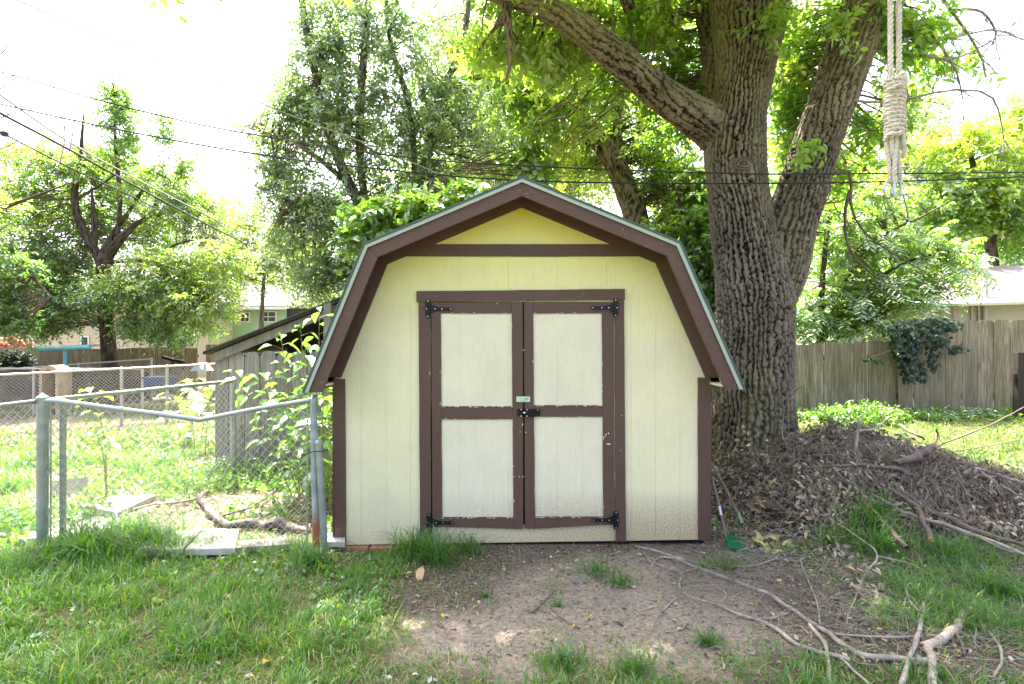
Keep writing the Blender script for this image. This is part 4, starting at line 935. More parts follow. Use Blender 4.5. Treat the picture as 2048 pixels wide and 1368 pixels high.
# ---- trees behind the shed
mp = lambda *a, **k: (lambda sk: crown(sk, *a, **k))
BY = 9.6
plant("maple_tree", "tall airy cool-green maple behind the shed, left half of the sky gap", "tree",
      [[(765, 700, BY, 16), (752, 520, BY, 14), (735, 450, BY, 12), (715, 400, BY, 11), (690, 350, BY, 10), (660, 270, BY, 9), (640, 180, BY, 8), (615, 80, BY, 7), (600, -60, BY, 6), (600, -300, BY, 4)],
       [(735, 450, BY, 8), (722, 330, BY, 8), (720, 240, BY, 8), (727, 120, BY, 7.5), (735, 20, BY, 7), (745, -200, BY, 5)],
       [(740, 470, BY, 9), (800, 400, BY + .3, 9), (850, 330, BY + .3, 9), (880, 200, BY + .4, 8), (930, 60, BY + .4, 6), (950, -200, BY + .4, 4)],
       [(830, 350, BY + .3, 6), (820, 220, BY + .3, 6), (780, 80, BY + .3, 5), (770, -60, BY + .3, 4)],
       [(700, 370, BY, 6), (640, 320, BY - .2, 5), (580, 280, BY - .3, 4), (530, 265, BY - .3, 2.5)], [(720, 420, BY, 5), (660, 410, BY - .3, 4), (600, 420, BY - .3, 3), (560, 400, BY - .3, 2)]],
      mp([(600, 260, BY, 90, 60, .6, 90), (560, 330, BY, 60, 50, .5, 60), (640, 130, BY, 60, 110, .6, 110), (720, 60, BY, 90, 110, .8, 130), (720, 260, BY, 110, 100, .8, 210), (670, 420, BY, 90, 60, .6, 120), (850, 120, BY + .3, 120, 130, .9, 190),
          (880, 300, BY + .3, 120, 110, .8, 200), (640, 20, BY, 50, 60, .4, 35), (960, 230, BY + .5, 90, 130, .6, 90), (590, 190, BY, 35, 55, .3, 40), (600, 480, BY, 70, 50, .5, 60, .6), (640, 560, BY, 60, 40, .5, 50, .6), (570, 400, BY - .2, 60, 40, .4, 50), (700, 520, BY, 60, 60, .5, 70), (520, 260, BY, 30, 30, .3, 16), (800, 400, BY, 90, 50, .5, 90), (740, -160, BY, 170, 120, 1., 90)],
         5, .105, .042, .34, 8, .45), M['leaf_blue'], M['bark3'])
CY = 8.6
plant("leaning_tree", "dark leaning tree behind the shed roof with yellow-green leaves", "tree",
      [[(1290, 760, CY, 26), (1285, 560, CY, 25), (1272, 440, CY, 24), (1255, 385, CY, 23), (1228, 325, CY, 20), (1190, 272, CY, 19), (1140, 215, CY, 18), (1095, 172, CY, 16), (1050, 140, CY, 12), (985, 150, CY, 8), (950, 155, CY, 5)],
       [(1245, 360, CY, 10), (1235, 250, CY + .2, 9), (1250, 120, CY + .3, 8), (1240, -60, CY + .3, 6)], [(1110, 190, CY, 8), (1120, 90, CY, 7), (1100, -40, CY, 5)]],
      mp([(1200, 190, CY + .6, 130, 100, .4, 170, .7), (1080, 200, CY - .2, 110, 60, .4, 110, .45), (1020, 130, CY - .2, 70, 60, .4, 60, .5), (1320, 290, CY, 80, 90, .5, 80, .65), (1180, 310, CY + .5, 90, 60, .3, 80, .8), (1350, 400, CY, 60, 70, .4, 70, .55), (1110, 100, CY, 120, 70, .5, 80, .85), (1310, 350, CY + .3, 60, 90, .3, 50, .7), (1340, 480, CY - .4, 70, 50, .4, 60, .45)],
         5, .105, .045, .32, 8, .4), M['leaf_yel'], M['bark'], bn=40, bstep=.05, bamp=.04)
DEN = 1.1
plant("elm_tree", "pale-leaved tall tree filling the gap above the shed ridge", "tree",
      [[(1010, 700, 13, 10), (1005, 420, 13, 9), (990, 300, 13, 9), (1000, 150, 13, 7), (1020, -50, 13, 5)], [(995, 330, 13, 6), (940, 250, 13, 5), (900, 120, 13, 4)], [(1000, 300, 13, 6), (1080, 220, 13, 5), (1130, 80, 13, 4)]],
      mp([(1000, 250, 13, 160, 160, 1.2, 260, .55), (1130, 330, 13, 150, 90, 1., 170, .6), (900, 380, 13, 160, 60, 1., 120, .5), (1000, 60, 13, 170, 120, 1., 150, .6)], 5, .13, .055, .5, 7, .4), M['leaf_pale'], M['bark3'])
DEN = .8
# shrubs behind the shed roof
plant("mulberry_shrub", "bright broad-leaved shrub rising above the left slope of the shed roof", "shrub",
      [[(800, 800, 8, 8), (820, 560, 8, 6), (835, 470, 8, 5), (850, 400, 8, 3)], [(820, 560, 8, 5), (770, 480, 8, 4), (760, 430, 8, 3)]],
      mp([(860, 425, 7.8, 60, 45, .4, 40, .8), (790, 430, 7.8, 40, 40, .4, 26, .6), (740, 460, 8, 50, 50, .4, 40, .5), (925, 390, 8, 40, 30, .3, 12, .75), (1060, 330, 8.4, 50, 40, .3, 22, .7)], 4, .15, .09, .3, 7, .4, True), M['leaf_big'], M['bark2'])
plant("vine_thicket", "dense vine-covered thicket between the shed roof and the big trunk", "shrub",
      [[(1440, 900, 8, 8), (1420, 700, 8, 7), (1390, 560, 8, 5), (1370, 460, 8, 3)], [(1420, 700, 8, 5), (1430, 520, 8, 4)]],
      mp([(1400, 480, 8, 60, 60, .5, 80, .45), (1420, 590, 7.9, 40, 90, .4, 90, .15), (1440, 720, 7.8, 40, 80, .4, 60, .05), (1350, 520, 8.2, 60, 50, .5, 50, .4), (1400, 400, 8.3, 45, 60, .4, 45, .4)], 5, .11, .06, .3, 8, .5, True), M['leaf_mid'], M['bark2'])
# ---- right background
DEN = .7
plant("ash_sapling", "bright young tree with long pinnate leaves drooping over the low right fence", "tree",
      [[(1640, 830, 9.4, 7), (1640, 700, 9.4, 6.5), (1645, 560, 9.4, 5), (1660, 430, 9.4, 4), (1690, 330, 9.4, 3)], [(1645, 680, 9.4, 5), (1720, 590, 9.3, 4), (1800, 530, 9.2, 3), (1900, 500, 9.2, 2)], [(1642, 620, 9.4, 4), (1760, 480, 9.4, 3), (1850, 430, 9.4, 2)], [(1640, 700, 9.4, 4), (1720, 650, 9.2, 3), (1780, 620, 9.2, 2)]],
      mp([(1680, 580, 9.4, 90, 60, .5, 80, .7), (1790, 500, 9.3, 110, 50, .4, 80, .8), (1890, 520, 9.2, 60, 40, .4, 34, .8), (1780, 600, 9.2, 70, 40, .3, 50, .6), (1650, 460, 9.5, 70, 60, .5, 60, .65), (1740, 400, 9.6, 90, 60, .5, 60, .8), (1620, 640, 9.4, 50, 45, .4, 50, .45), (1700, 650, 9.3, 60, 28, .3, 34, .4), (1850, 580, 9.2, 40, 30, .3, 18, .5)],
         4, .115, .036, .42, 13, .5, True, True, flat=.3, up=.3), M['leaf_big'], M['bark2'])
plant("maple_tree", "yellow-green maple standing behind the white house at the right edge", "tree",
      [[(1990, 720, 15, 12), (1985, 520, 15, 10), (1960, 400, 15, 7), (1940, 300, 15, 4)], [(1985, 480, 15, 7), (2040, 380, 15, 5), (2060, 280, 15, 3)]],
      mp([(1880, 290, 15, 60, 50, .9, 50, .85), (1980, 320, 15, 90, 60, 1.2, 120, .85), (2040, 250, 15, 60, 60, .9, 60, .9), (1960, 400, 15, 120, 60, 1.2, 160, .65), (2040, 440, 15, 90, 60, 1.2, 120, .35), (1880, 420, 15, 60, 70, .9, 80, .3), (2080, 300, 15, 60, 90, 1, 60, .8)], 5, .16, .10, .42, 7, .35), M['leaf_yel'], M['bark2'])
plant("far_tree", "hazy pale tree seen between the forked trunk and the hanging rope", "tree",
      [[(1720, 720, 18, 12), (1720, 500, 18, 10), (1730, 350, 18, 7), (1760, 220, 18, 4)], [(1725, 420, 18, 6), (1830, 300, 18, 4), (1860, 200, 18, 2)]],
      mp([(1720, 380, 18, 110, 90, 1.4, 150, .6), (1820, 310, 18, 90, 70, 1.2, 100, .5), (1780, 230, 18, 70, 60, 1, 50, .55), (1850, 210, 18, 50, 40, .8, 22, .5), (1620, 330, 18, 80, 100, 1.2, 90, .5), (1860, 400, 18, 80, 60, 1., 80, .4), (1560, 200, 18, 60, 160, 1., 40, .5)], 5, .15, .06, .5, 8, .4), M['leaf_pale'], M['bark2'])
plant("far_tree", "dense far tree line crown above the white house roof", "tree",
      [[(1900, 720, 21, 10), (1900, 500, 21, 8), (1910, 400, 21, 5)]],
      mp([(1900, 460, 21, 110, 60, 1.8, 150, .2), (2020, 470, 21, 90, 60, 1.8, 130, .15), (1780, 480, 21, 100, 80, 1.8, 130, .5), (1640, 520, 21, 110, 100, 1.8, 150, .5), (1500, 480, 21, 120, 90, 1.8, 110, .5), (1370, 430, 21, 110, 80, 1.8, 90, .6)], 5, .2, .09, .55, 7, .35), M['leaf_mid'], M['bark2'])
# ---- left background
DEN = .95
AY = 15.6
plant("broad_tree", "broad spreading tree with dark forked trunk before the far left fence", "tree",
      [[(222, 800, AY, 17), (221, 735, AY, 15), (215, 670, AY, 13), (210, 600, AY, 12), (207, 540, AY, 13), (215, 500, AY, 12)],
       [(207, 540, AY, 10), (190, 500, AY, 8), (165, 460, AY, 7), (152, 420, AY, 6.5), (150, 370, AY, 6), (160, 320, AY, 4), (165, 260, AY, 2.5)], [(190, 500, AY, 5), (188, 440, AY, 5), (185, 400, AY, 3)],
       [(212, 520, AY, 9), (240, 480, AY, 8), (270, 450, AY, 5), (300, 430, AY, 4), (320, 390, AY, 3)], [(225, 500, AY, 6), (225, 470, AY, 5), (260, 420, AY, 4), (285, 380, AY, 3)],
       [(215, 525, AY - .2, 4), (270, 520, AY - .4, 4), (310, 520, AY - .6, 3.5), (350, 490, AY - .7, 2.5), (390, 480, AY - .7, 2)], [(310, 520, AY - .6, 3), (345, 560, AY - .8, 2)],
       [(150, 400, AY, 3), (200, 370, AY, 2), (230, 350, AY, 1.5)], [(235, 480, AY, 4), (240, 400, AY, 4), (232, 300, AY, 3), (228, 200, AY, 2)]],
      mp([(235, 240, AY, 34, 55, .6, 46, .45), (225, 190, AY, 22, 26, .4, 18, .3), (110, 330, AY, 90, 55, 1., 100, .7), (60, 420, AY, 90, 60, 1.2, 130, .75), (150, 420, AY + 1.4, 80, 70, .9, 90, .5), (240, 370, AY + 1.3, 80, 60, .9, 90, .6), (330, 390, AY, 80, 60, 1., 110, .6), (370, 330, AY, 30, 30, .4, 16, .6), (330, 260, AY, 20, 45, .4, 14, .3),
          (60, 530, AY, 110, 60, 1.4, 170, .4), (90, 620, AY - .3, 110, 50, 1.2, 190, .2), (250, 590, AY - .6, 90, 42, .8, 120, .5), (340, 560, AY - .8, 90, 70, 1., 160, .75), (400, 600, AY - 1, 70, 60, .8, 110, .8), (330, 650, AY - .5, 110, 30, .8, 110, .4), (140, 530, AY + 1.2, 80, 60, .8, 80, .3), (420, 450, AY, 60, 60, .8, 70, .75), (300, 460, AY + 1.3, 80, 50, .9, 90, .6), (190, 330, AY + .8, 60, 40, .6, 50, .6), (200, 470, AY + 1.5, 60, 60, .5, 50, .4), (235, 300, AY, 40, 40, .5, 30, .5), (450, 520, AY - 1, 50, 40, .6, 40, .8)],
         5, .12, .055, .4, 8, .35), M['leaf_mid'], M['bark2'], bn=20, bstep=.1, bamp=.03)
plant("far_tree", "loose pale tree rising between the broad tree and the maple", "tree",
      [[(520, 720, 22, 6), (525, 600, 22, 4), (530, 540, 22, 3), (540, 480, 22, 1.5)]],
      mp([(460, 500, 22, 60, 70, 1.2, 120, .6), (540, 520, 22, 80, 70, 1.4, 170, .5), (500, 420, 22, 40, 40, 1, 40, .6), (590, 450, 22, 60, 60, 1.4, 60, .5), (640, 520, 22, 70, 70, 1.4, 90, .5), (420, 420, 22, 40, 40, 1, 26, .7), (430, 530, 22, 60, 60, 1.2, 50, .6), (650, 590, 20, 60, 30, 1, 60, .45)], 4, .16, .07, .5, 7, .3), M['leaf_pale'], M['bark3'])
plant("edge_tree", "dark-limbed tree at the left edge with bare twigs against the sky", "tree",
      [[(-90, 760, 13, 16), (-70, 520, 13, 13), (-40, 500, 13, 9), (30, 520, 13, 5), (70, 560, 13, 3)], [(-70, 520, 13, 9), (-60, 300, 13, 6), (-40, 150, 13, 3)], [(-60, 460, 13, 5), (0, 420, 13, 4), (90, 385, 13, 2)]],
      mp([(-30, 600, 13, 70, 70, .8, 90, .3), (10, 540, 13, 60, 50, .7, 60, .35), (-20, 420, 13, 50, 50, .7, 40, .6), (20, 640, 13, 50, 30, .5, 50, .25)], 5, .11, .05, .38, 8, .35), M['leaf_mid'], M['bark2'])
tw = twigtree([[(-20, 120), (10, 100), (25, 60), (24, 20)], [(-20, 180), (15, 170), (30, 130)], [(-10, 240), (30, 225), (60, 220), (110, 225)], [(120, 330), (130, 260), (110, 200), (105, 160)], [(140, 300), (150, 240), (160, 190)], [(-10, 300), (20, 290), (60, 260)]], 13, 8, 6, 1.6)
tag(build("bare_twigs", tw[0], tw[1], M['stick']), kind="stuff")
plant("blossom_bush", "pink flowering bush over the board fence at the far left", "bush",
      [[(0, 760, 18, 6), (5, 700, 18, 4), (10, 680, 18, 3)]],
      mp([(8, 688, 18, 30, 14, .6, 60, .5)], 4, .1, .08, .2, 8, .1), M['pink'], M['bark2'])
plant("dark_shrub", "dark low shrub before the far board fence at the left edge", "shrub",
      [[(5, 800, 16, 5), (15, 740, 16, 4), (20, 720, 16, 2)]],
      mp([(5, 735, 16, 30, 30, .6, 80, .1), (30, 715, 16, 20, 10, .4, 20, .2)], 5, .1, .05, .25, 8, .3), M['leaf_ivy'], M['bark2'])
# horizon tree line far behind everything
for k, (px, Yt, hpx, wpx, tint_) in enumerate([(90, 34, 640, 130, .3), (300, 36, 630, 130, .4), (480, 33, 600, 120, .4), (700, 34, 560, 140, .4), (900, 34, 540, 140, .4), (1100, 33, 520, 140, .5), (1300, 34, 540, 140, .45), (1520, 33, 560, 140, .3), (1750, 34, 560, 130, .4), (1980, 35, 540, 140, .3)]):
    lab = ["at the far left edge", "above the tan house", "behind the green house roof", "behind the lean-to roof", "left of the shed ridge", "right of the shed ridge", "behind the leaning trunk", "behind the forked trunk", "behind the ash sapling", "over the white house"][k]
    plant("distant_tree", "distant round tree crown " + lab, "tree", [[(px, 700, Yt, 8), (px, hpx + 60, Yt, 6), (px + 5, hpx, Yt, 4)]],
          mp([(px, hpx + 30, Yt, wpx, 80, 3., 120, tint_), (px + 20, 670, Yt, wpx, 40, 3., 60, tint_)], 4, .34, .2, 1.0, 7, .3, twr=.02, brl=3), M['leaf_mid'], M['bark2'], "distant trees on the horizon", bn=8, bstep=.6)

# ---- ivy on the right fence
def ivy():
    root = empty("ivy", (P(1820, 0, 8.4)[0], 8.4, 1.2), "dark ivy spilling over the step in the right fence", "ivy")
    pos, nrm = [], []
    for px, py, rx, ry, n in ((1830, 652, 58, 16, 260), (1800, 690, 26, 34, 300), (1806, 735, 12, 30, 110), (1850, 682, 34, 14, 120), (1855, 720, 7, 26, 50), (1780, 660, 30, 12, 70), (1830, 740, 8, 22, 50), (1868, 650, 34, 14, 160), (1900, 697, 16, 8, 36), (1740, 720, 20, 6, 20)):
        a = R.random(n) * 2 * np.pi; r = np.sqrt(R.random(n)); q = np.stack([(px + rx * r * np.cos(a) - 1024) / FPX * 8.35, np.full(n, 8.35) - R.random(n) * .22, CAM_Z + (684 - py - ry * r * np.sin(a)) / FPX * 8.35], 1); pos.append(q)
    pos = np.concatenate(pos); n = len(pos); ax = unit(np.stack([R.normal(0, .6, n), R.normal(-.3, .3, n), R.normal(-.8, .3, n)], 1)); nr = unit(np.stack([R.normal(0, .4, n), -1 + R.normal(0, .3, n), R.normal(.5, .3, n)], 1))
    s_ = unit(np.cross(ax, nr)); nr = np.cross(s_, ax); V, F, k = leaves(pos, ax, s_, nr, R.uniform(.045, .085, n), R.uniform(.045, .07, n), hi=True)
    build("foliage", V, F, M['leaf_ivy'], root, attrs={"tint": np.repeat(R.random(n), k)})
    m = MB()
    for a, b in (((1800, 640), (1812, 760)), ((1840, 640), (1835, 745)), ((1790, 690), (1735, 725)), ((1880, 650), (1905, 700))):
        p = [P(a[0] + (b[0] - a[0]) * u + 8 * math.sin(u * 6), a[1] + (b[1] - a[1]) * u, 8.33) for u in np.linspace(0, 1, 8)]; m.tube(p, .007, 5)
    m.build("stem", M['stick2'], root)
ivy()
# ---- broad-leaved plants whose leaves can be told apart
def leafobj_mesh(L, Wd, heart=False):
    a = [(0, 0), (.12, .30), (.3, .48), (.5, .44), (.75, .24), (1, 0)]; V, F = [], []
    for i, (u, w_) in enumerate(a):
        z = .10 * math.sin(u * 2.4) * L - .12 * u * u * L
        V += [(w_ * Wd, u * L, z + .10 * Wd * w_ * 2), (0, u * L, z - .01), (-w_ * Wd, u * L, z + .10 * Wd * w_ * 2)]
    for i in range(5): F += [(i*3, i*3+1, (i+1)*3+1, (i+1)*3), (i*3+1, i*3+2, (i+1)*3+2, (i+1)*3+1)]
    me = bpy.data.meshes.new("leaf"); me.from_pydata(V, [], F); me.update(); return me
def bigleaf_plant(name, label, stems, nleaf, L, Wd, mats, tints=(.2, .9), cat_="plant", spread=1.0, seed=1, maxobj=170):
    rr = random.Random(seed); root = empty(name, stems[0][0], label, cat_)
    m = MB()
    for st in stems: m.tube(spline(st, 10), np.linspace(.008, .003, 10), 5)
    m.build("stem", mats[1], root)
    mes = []
    for k in range(6):
        me = leafobj_mesh(L * (.7 + .12 * k), Wd * (.7 + .12 * k)); me.materials.append(mats[0])
        a = me.attributes.new("tint", 'FLOAT', 'POINT'); a.data.foreach_set("value", np.full(len(me.vertices), rr.uniform(*tints), np.float32)); mes.append(me)
    cnt = 0; pets = MB()
    for st in stems:
        q = spline(st, 40)
        for j in range(nleaf):
            if cnt >= maxobj: break
            i = int(8 + (j / nleaf) * 31); p = q[min(i, 39)]; az = j * 2.4 + rr.uniform(-.5, .5); tilt = rr.uniform(-.75, -.05)
            pet = rr.uniform(.02, .08) * spread; d = np.array([-math.sin(az), math.cos(az), 0]); b = p + d * pet + [0, 0, pet * .4]
            pets.tube([p, b], .002, 3)
            o = bpy.data.objects.new("leaf", mes[rr.randrange(6)]); sc.collection.objects.link(o); o.parent = root
            o.location = b - WP[root.name]; o.rotation_euler = (tilt, rr.uniform(-.4, .4), az); s_ = rr.uniform(.75, 1.15); o.scale = (s_, s_, s_); cnt += 1
    tag(pets.build("leaf_stalks", mats[1], root), kind="stuff"); return root
M['stemgreen'] = simple("green_stem", (.22, .22, .08), .6, var=.2)
def st(px0, px1, py1, Y0, Y1, bow=0, z0=None):
    x0 = (px0 - 1024) / FPX * Y0; z = float(ground_z(x0, Y0)) if z0 is None else z0; b = P(px1, py1, Y1); a = np.array([x0, Y0, z]); return [a, (a * .5 + b * .5) + [bow, 0, .1], b]
bigleaf_plant("pokeweed", "tall broad-leaved green weed against the lean-to, left of the shed eave",
    [st(590, 470, 730, 5.6, 5.3, -.05), st(600, 520, 740, 5.7, 5.5, -.05), st(600, 560, 660, 5.8, 5.6), st(620, 600, 640, 5.9, 5.8), st(610, 560, 780, 5.5, 5.3), st(630, 640, 600, 6.0, 6.0), st(640, 610, 700, 5.8, 5.6), st(650, 630, 760, 5.6, 5.5), st(655, 650, 780, 5.8, 5.7)],
    26, .15, .085, (M['leaf_big'], M['stemgreen']), (.1, .8), "weed", 1.4, 3, 240)
bigleaf_plant("mulberry_sapling", "young bright green sapling growing up through the chain-link panel", [st(215, 178, 768, 5.6, 5.0, .05), st(212, 190, 860, 5.5, 5.1, .03)], 26, .12, .085, (M['leaf_big'], M['stemgreen']), (.7, 1), "sapling", 1.0, 5)
bigleaf_plant("elephant_ear", "broad drooping green leaves in the dark gap beside the shed corner", [st(640, 648, 775, 5.3, 5.0), st(660, 655, 800, 5.4, 5.1)], 9, .26, .15, (M['leaf_big'], M['stemgreen']), (.0, .3), "plant", 1.0, 7)
bigleaf_plant("squash_plants", "yellow-green sprawling squash leaves in the sunny yard by the lean-to", [st(360, 350, 762, 9, 9), st(380, 392, 752, 9, 9), st(400, 428, 760, 9, 9), st(390, 380, 806, 8, 8), st(410, 420, 806, 8, 8)], 14, .18, .15, (M['leaf_big'], M['stemgreen']), (.7, 1), "vegetables", 2.5, 9)
print("tris so far", ntri)

# ------------------------------------------------------------------ surface helper for things lying about
def mound(x, y):
    x = np.asarray(x, float); y = np.asarray(y, float); e = lambda a, cx, cy, sx, sy: a * np.exp(-((x - cx) / sx) ** 2 - ((y - cy) / sy) ** 2)
    z = e(.60, 3.5, 5.75, 1.0, .75) + e(.22, 4.4, 5.15, .8, .6) + e(.22, 2.9, 5.05, .6, .5) + e(.06, 5.4, 4.9, .9, .7) + e(.13, 2.35, 5.7, .5, .7)
    return z * (1 + .22 * fbm(np.stack([x * 2.2, y * 2.2, 0 * x], -1), 3, 77))
def surf(x, y): return ground_z(x, y) + mound(x, y)
def S(px, py, lift=.0):
    Ys = np.arange(1.6, 16, .01); zr = CAM_Z + (684 - py) / FPX * Ys; s_ = surf((px - 1024) / FPX * Ys, Ys) + lift
    k = np.argmax(zr <= s_); return P(px, py, Ys[k] if zr[k] <= s_[k] else 12.0)
def dens_ok(p): return True

# ------------------------------------------------------------------ grass
def blades(x, y, h, wd, tint, lean=.5, zoff=0):
    n = len(x); z = surf(x, y) - .008 + zoff; a = R.random(n) * 2 * np.pi; d = np.stack([np.cos(a), np.sin(a), 0 * a], 1)
    b2 = a + np.pi / 2 + R.normal(0, .5, n); s_ = np.stack([np.cos(b2), np.sin(b2), 0 * a], 1); ln = lean * R.uniform(.25, 1.5, n)
    rows = []
    for t, wf in ((0, .8), (.38, 1.0), (.72, .7)):
        c = np.stack([x, y, z], 1) + d * (h * ln * t ** 1.8)[:, None]; c[:, 2] += h * (t - .30 * ln * t ** 2.2)
        rows += [c + s_ * (wd * wf * .5)[:, None], c - s_ * (wd * wf * .5)[:, None]]
    c = np.stack([x, y, z], 1) + d * (h * ln)[:, None]; c[:, 2] += h * np.maximum(1 - .42 * ln, .15); rows.append(c)
    V = np.stack(rows, 1).reshape(-1, 3); b = np.arange(n)[:, None] * 7
    F = np.concatenate([b + q for q in ([0, 1, 3], [0, 3, 2], [2, 3, 5], [2, 5, 4], [4, 5, 6])]); return V, F, np.repeat(np.clip(tint, 0, 1), 7)
def inside_shed(x, y): return (x > -1.47) & (x < 1.63) & (y > 4.385) & (y < 7)
def scatter(n, y0, y1, xpad=.6, side=None):
    y = R.uniform(y0, y1, n); lim = y * .95 + xpad; x = R.uniform(-1, 1, n) * lim; return x, y
parts = []
def grasszone(n, y0, y1, hh, ww, lean, fac=1.0, pw=1.0, sd=1):
    x, y = scatter(n, y0, y1); c = cover(x, y); cl = fbm(np.stack([x * 9, y * 9, 0 * x], -1), 2, 40 + sd)
    keep = (R.random(n) < (c ** pw) * fac * np.clip(.55 + 1.1 * cl, .05, 1.2)) & ~inside_shed(x, y) & (mound(x, y) < .16)
    x, y, c = x[keep], y[keep], c[keep]; big_ = fbm(np.stack([x * 2.3, y * 2.3, 0 * x], -1), 3, 50)
    h = hh * R.uniform(.45, 1.35, len(x)) * np.clip(.75 + .9 * big_, .35, 1.7) * (.55 + .5 * c)
    tint = .42 + .22 * fbm(np.stack([x * 1.7, y * 1.7, 0 * x + 2], -1), 2, 60) + R.normal(0, .14, len(x)); tint = np.where(R.random(len(x)) < .06, R.uniform(.88, 1, len(x)), np.minimum(tint, .84))
    parts.append(blades(x, y, h, ww * R.uniform(.6, 1.3, len(x)), tint, lean))
grasszone(150000, 1.9, 4.75, .12, .0062, .75, 1.0)
grasszone(70000, 4.6, 9.0, .12, .010, .6)
grasszone(42000, 8.5, 19.0, .16, .022, .5)
V, F, t_ = cat(parts); o = build("grass", V, F, M['grass'], attrs={"tint": t_}); tag(o, kind="stuff"); print("grass", len(F))
# dead thatch and stray thin blades so that turf frays out into the soil
parts = []
x, y = scatter(40000, 1.9, 4.7); c = cover(x, y); k = (R.random(len(x)) < .10 + .25 * (fbm(np.stack([x * 3, y * 3, 0 * x], -1), 2, 88) > .15) + .5 * c * (1 - c) * 4 * .5) & ~inside_shed(x, y); x, y = x[k], y[k]; n = len(x)
parts.append(blades(x, y, R.uniform(.02, .09, n), R.uniform(.002, .004, n), np.where(R.random(n) < .6, R.uniform(.88, 1, n), .5), 1.5))
x, y = scatter(16000, 4.6, 8.0); k = ~inside_shed(x, y) & (mound(x, y) < .1); x, y = x[k], y[k]; n = len(x); parts.append(blades(x, y, R.uniform(.03, .12, n), R.uniform(.003, .006, n), np.where(R.random(n) < .75, R.uniform(.88, 1, n), .6), 1.4))
V, F, t_ = cat(parts); o = build("dry_grass", V, F, M['grass'], attrs={"tint": t_}); tag(o, kind="stuff")
# tall tufts: (px,py,radius m,n,height)
parts = []
for px, py, rd, n, h in ((180, 1115, .22, 700, .34), (260, 1085, .2, 700, .30), (300, 1100, .2, 500, .26), (100, 1130, .2, 350, .22), (350, 1110, .15, 260, .2), (830, 1110, .12, 300, .26), (870, 1125, .13, 330, .28), (940, 1105, .1, 160, .18), (620, 1130, .14, 260, .2),
                         (1740, 1080, .16, 420, .34), (1760, 1110, .14, 260, .26), (1240, 1170, .12, 90, .14), (1190, 1150, .1, 90, .16), (1440, 1140, .1, 120, .14), (1415, 1290, .035, 120, .11), (1270, 1345, .08, 160, .13), (1130, 1330, .08, 140, .12), (1660, 1100, .12, 120, .22), (1900, 1120, .3, 500, .22), (1990, 1180, .25, 400, .2), (1120, 1215, .03, 30, .08), (970, 1195, .03, 60, .05),
                         (30, 1060, .4, 500, .25), (20, 980, .5, 500, .3), (60, 930, .6, 500, .25), (2030, 1000, .3, 200, .2), (560, 870, .5, 400, .3), (480, 860, .5, 400, .3), (250, 950, .35, 320, .28), (200, 930, .3, 260, .28), (330, 930, .3, 260, .25)):
    c = G(px, py); a = R.random(n) * 2 * np.pi; r = rd * np.abs(R.normal(0, .62, n)) * (1 + .5 * np.sin(a * 2 + px)); x = c[0] + r * np.cos(a) * 1.3; y = c[1] + r * np.sin(a)
    k = ~inside_shed(x, y); x, y = x[k], y[k]; n = len(x); parts.append(blades(x, y, h * R.uniform(.4, 1.25, n), (.0045 + .0012 * c[1] / 4) * R.uniform(.7, 1.4, n), np.minimum(.35 + R.normal(0, .17, n), .95), .95))
V, F, t_ = cat(parts); o = build("tall_grass", V, F, M['grass'], attrs={"tint": t_}); tag(o, kind="stuff")
# low weeds at fence feet and in the left yard
parts = []
def weeds(cx, cy, rx, ry, n, hmax, L=.045, Wd=.03):
    a = R.random(n) * 2 * np.pi; r = np.sqrt(R.random(n)); x = cx + rx * r * np.cos(a); y = cy + ry * r * np.sin(a); k = ~inside_shed(x, y); x, y = x[k], y[k]; n = len(x)
    base = np.stack([x, y, surf(x, y)], 1); h = hmax * R.uniform(.3, 1, n) * (1 - .5 * r[k] ** 2)
    parts.append(shoots(base, unit(R.normal(0, .35, (n, 3)) + [0, 0, 1]), h, 9, L, Wd, .15, np.clip(R.normal(.5, .2, n), 0, 1)))
weeds(-3.0, 6.3, 1.3, .45, 800, .40); weeds(-3.9, 6.0, .8, .6, 160, .3); weeds(-2.1, 6.2, .6, .6, 260, .25); weeds(-4.3, 5.0, .5, .5, 220, .25); weeds(-2.4, 5.2, .4, .4, 60, .16); weeds(-4.6, 4.4, .6, .8, 420, .28, .06, .04)
weeds(5.1, 7.9, .7, .3, 300, .34, .05, .035); weeds(6.3, 8.0, 1.8, .2, 260, .22, .05, .035); weeds(3.9, 7.9, .5, .2, 90, .2, .05, .035); weeds(-8, 9, 3, 1.5, 120, .3, .08, .05); weeds(-5.5, 9.0, 2, 1.6, 70, .3, .08, .06); weeds(-6.5, 6.8, 1.5, .9, 90, .2, .06, .05)
weeds(-1.9, 3.9, .8, .3, 70, .10, .035, .022); weeds(-2.8, 3.3, .6, .5, 60, .08, .035, .025); weeds(-1.0, 3.6, .3, .5, 40, .07, .03, .02); weeds(1.72, 4.9, .1, .3, 24, .1); weeds(-1.6, 4.8, .1, .3, 40, .2)
V, F, t_ = cat(parts); o = build("weeds", V, F, M['leaf_big'], attrs={"tint": t_}); tag(o, kind="stuff"); print("weeds", len(F))
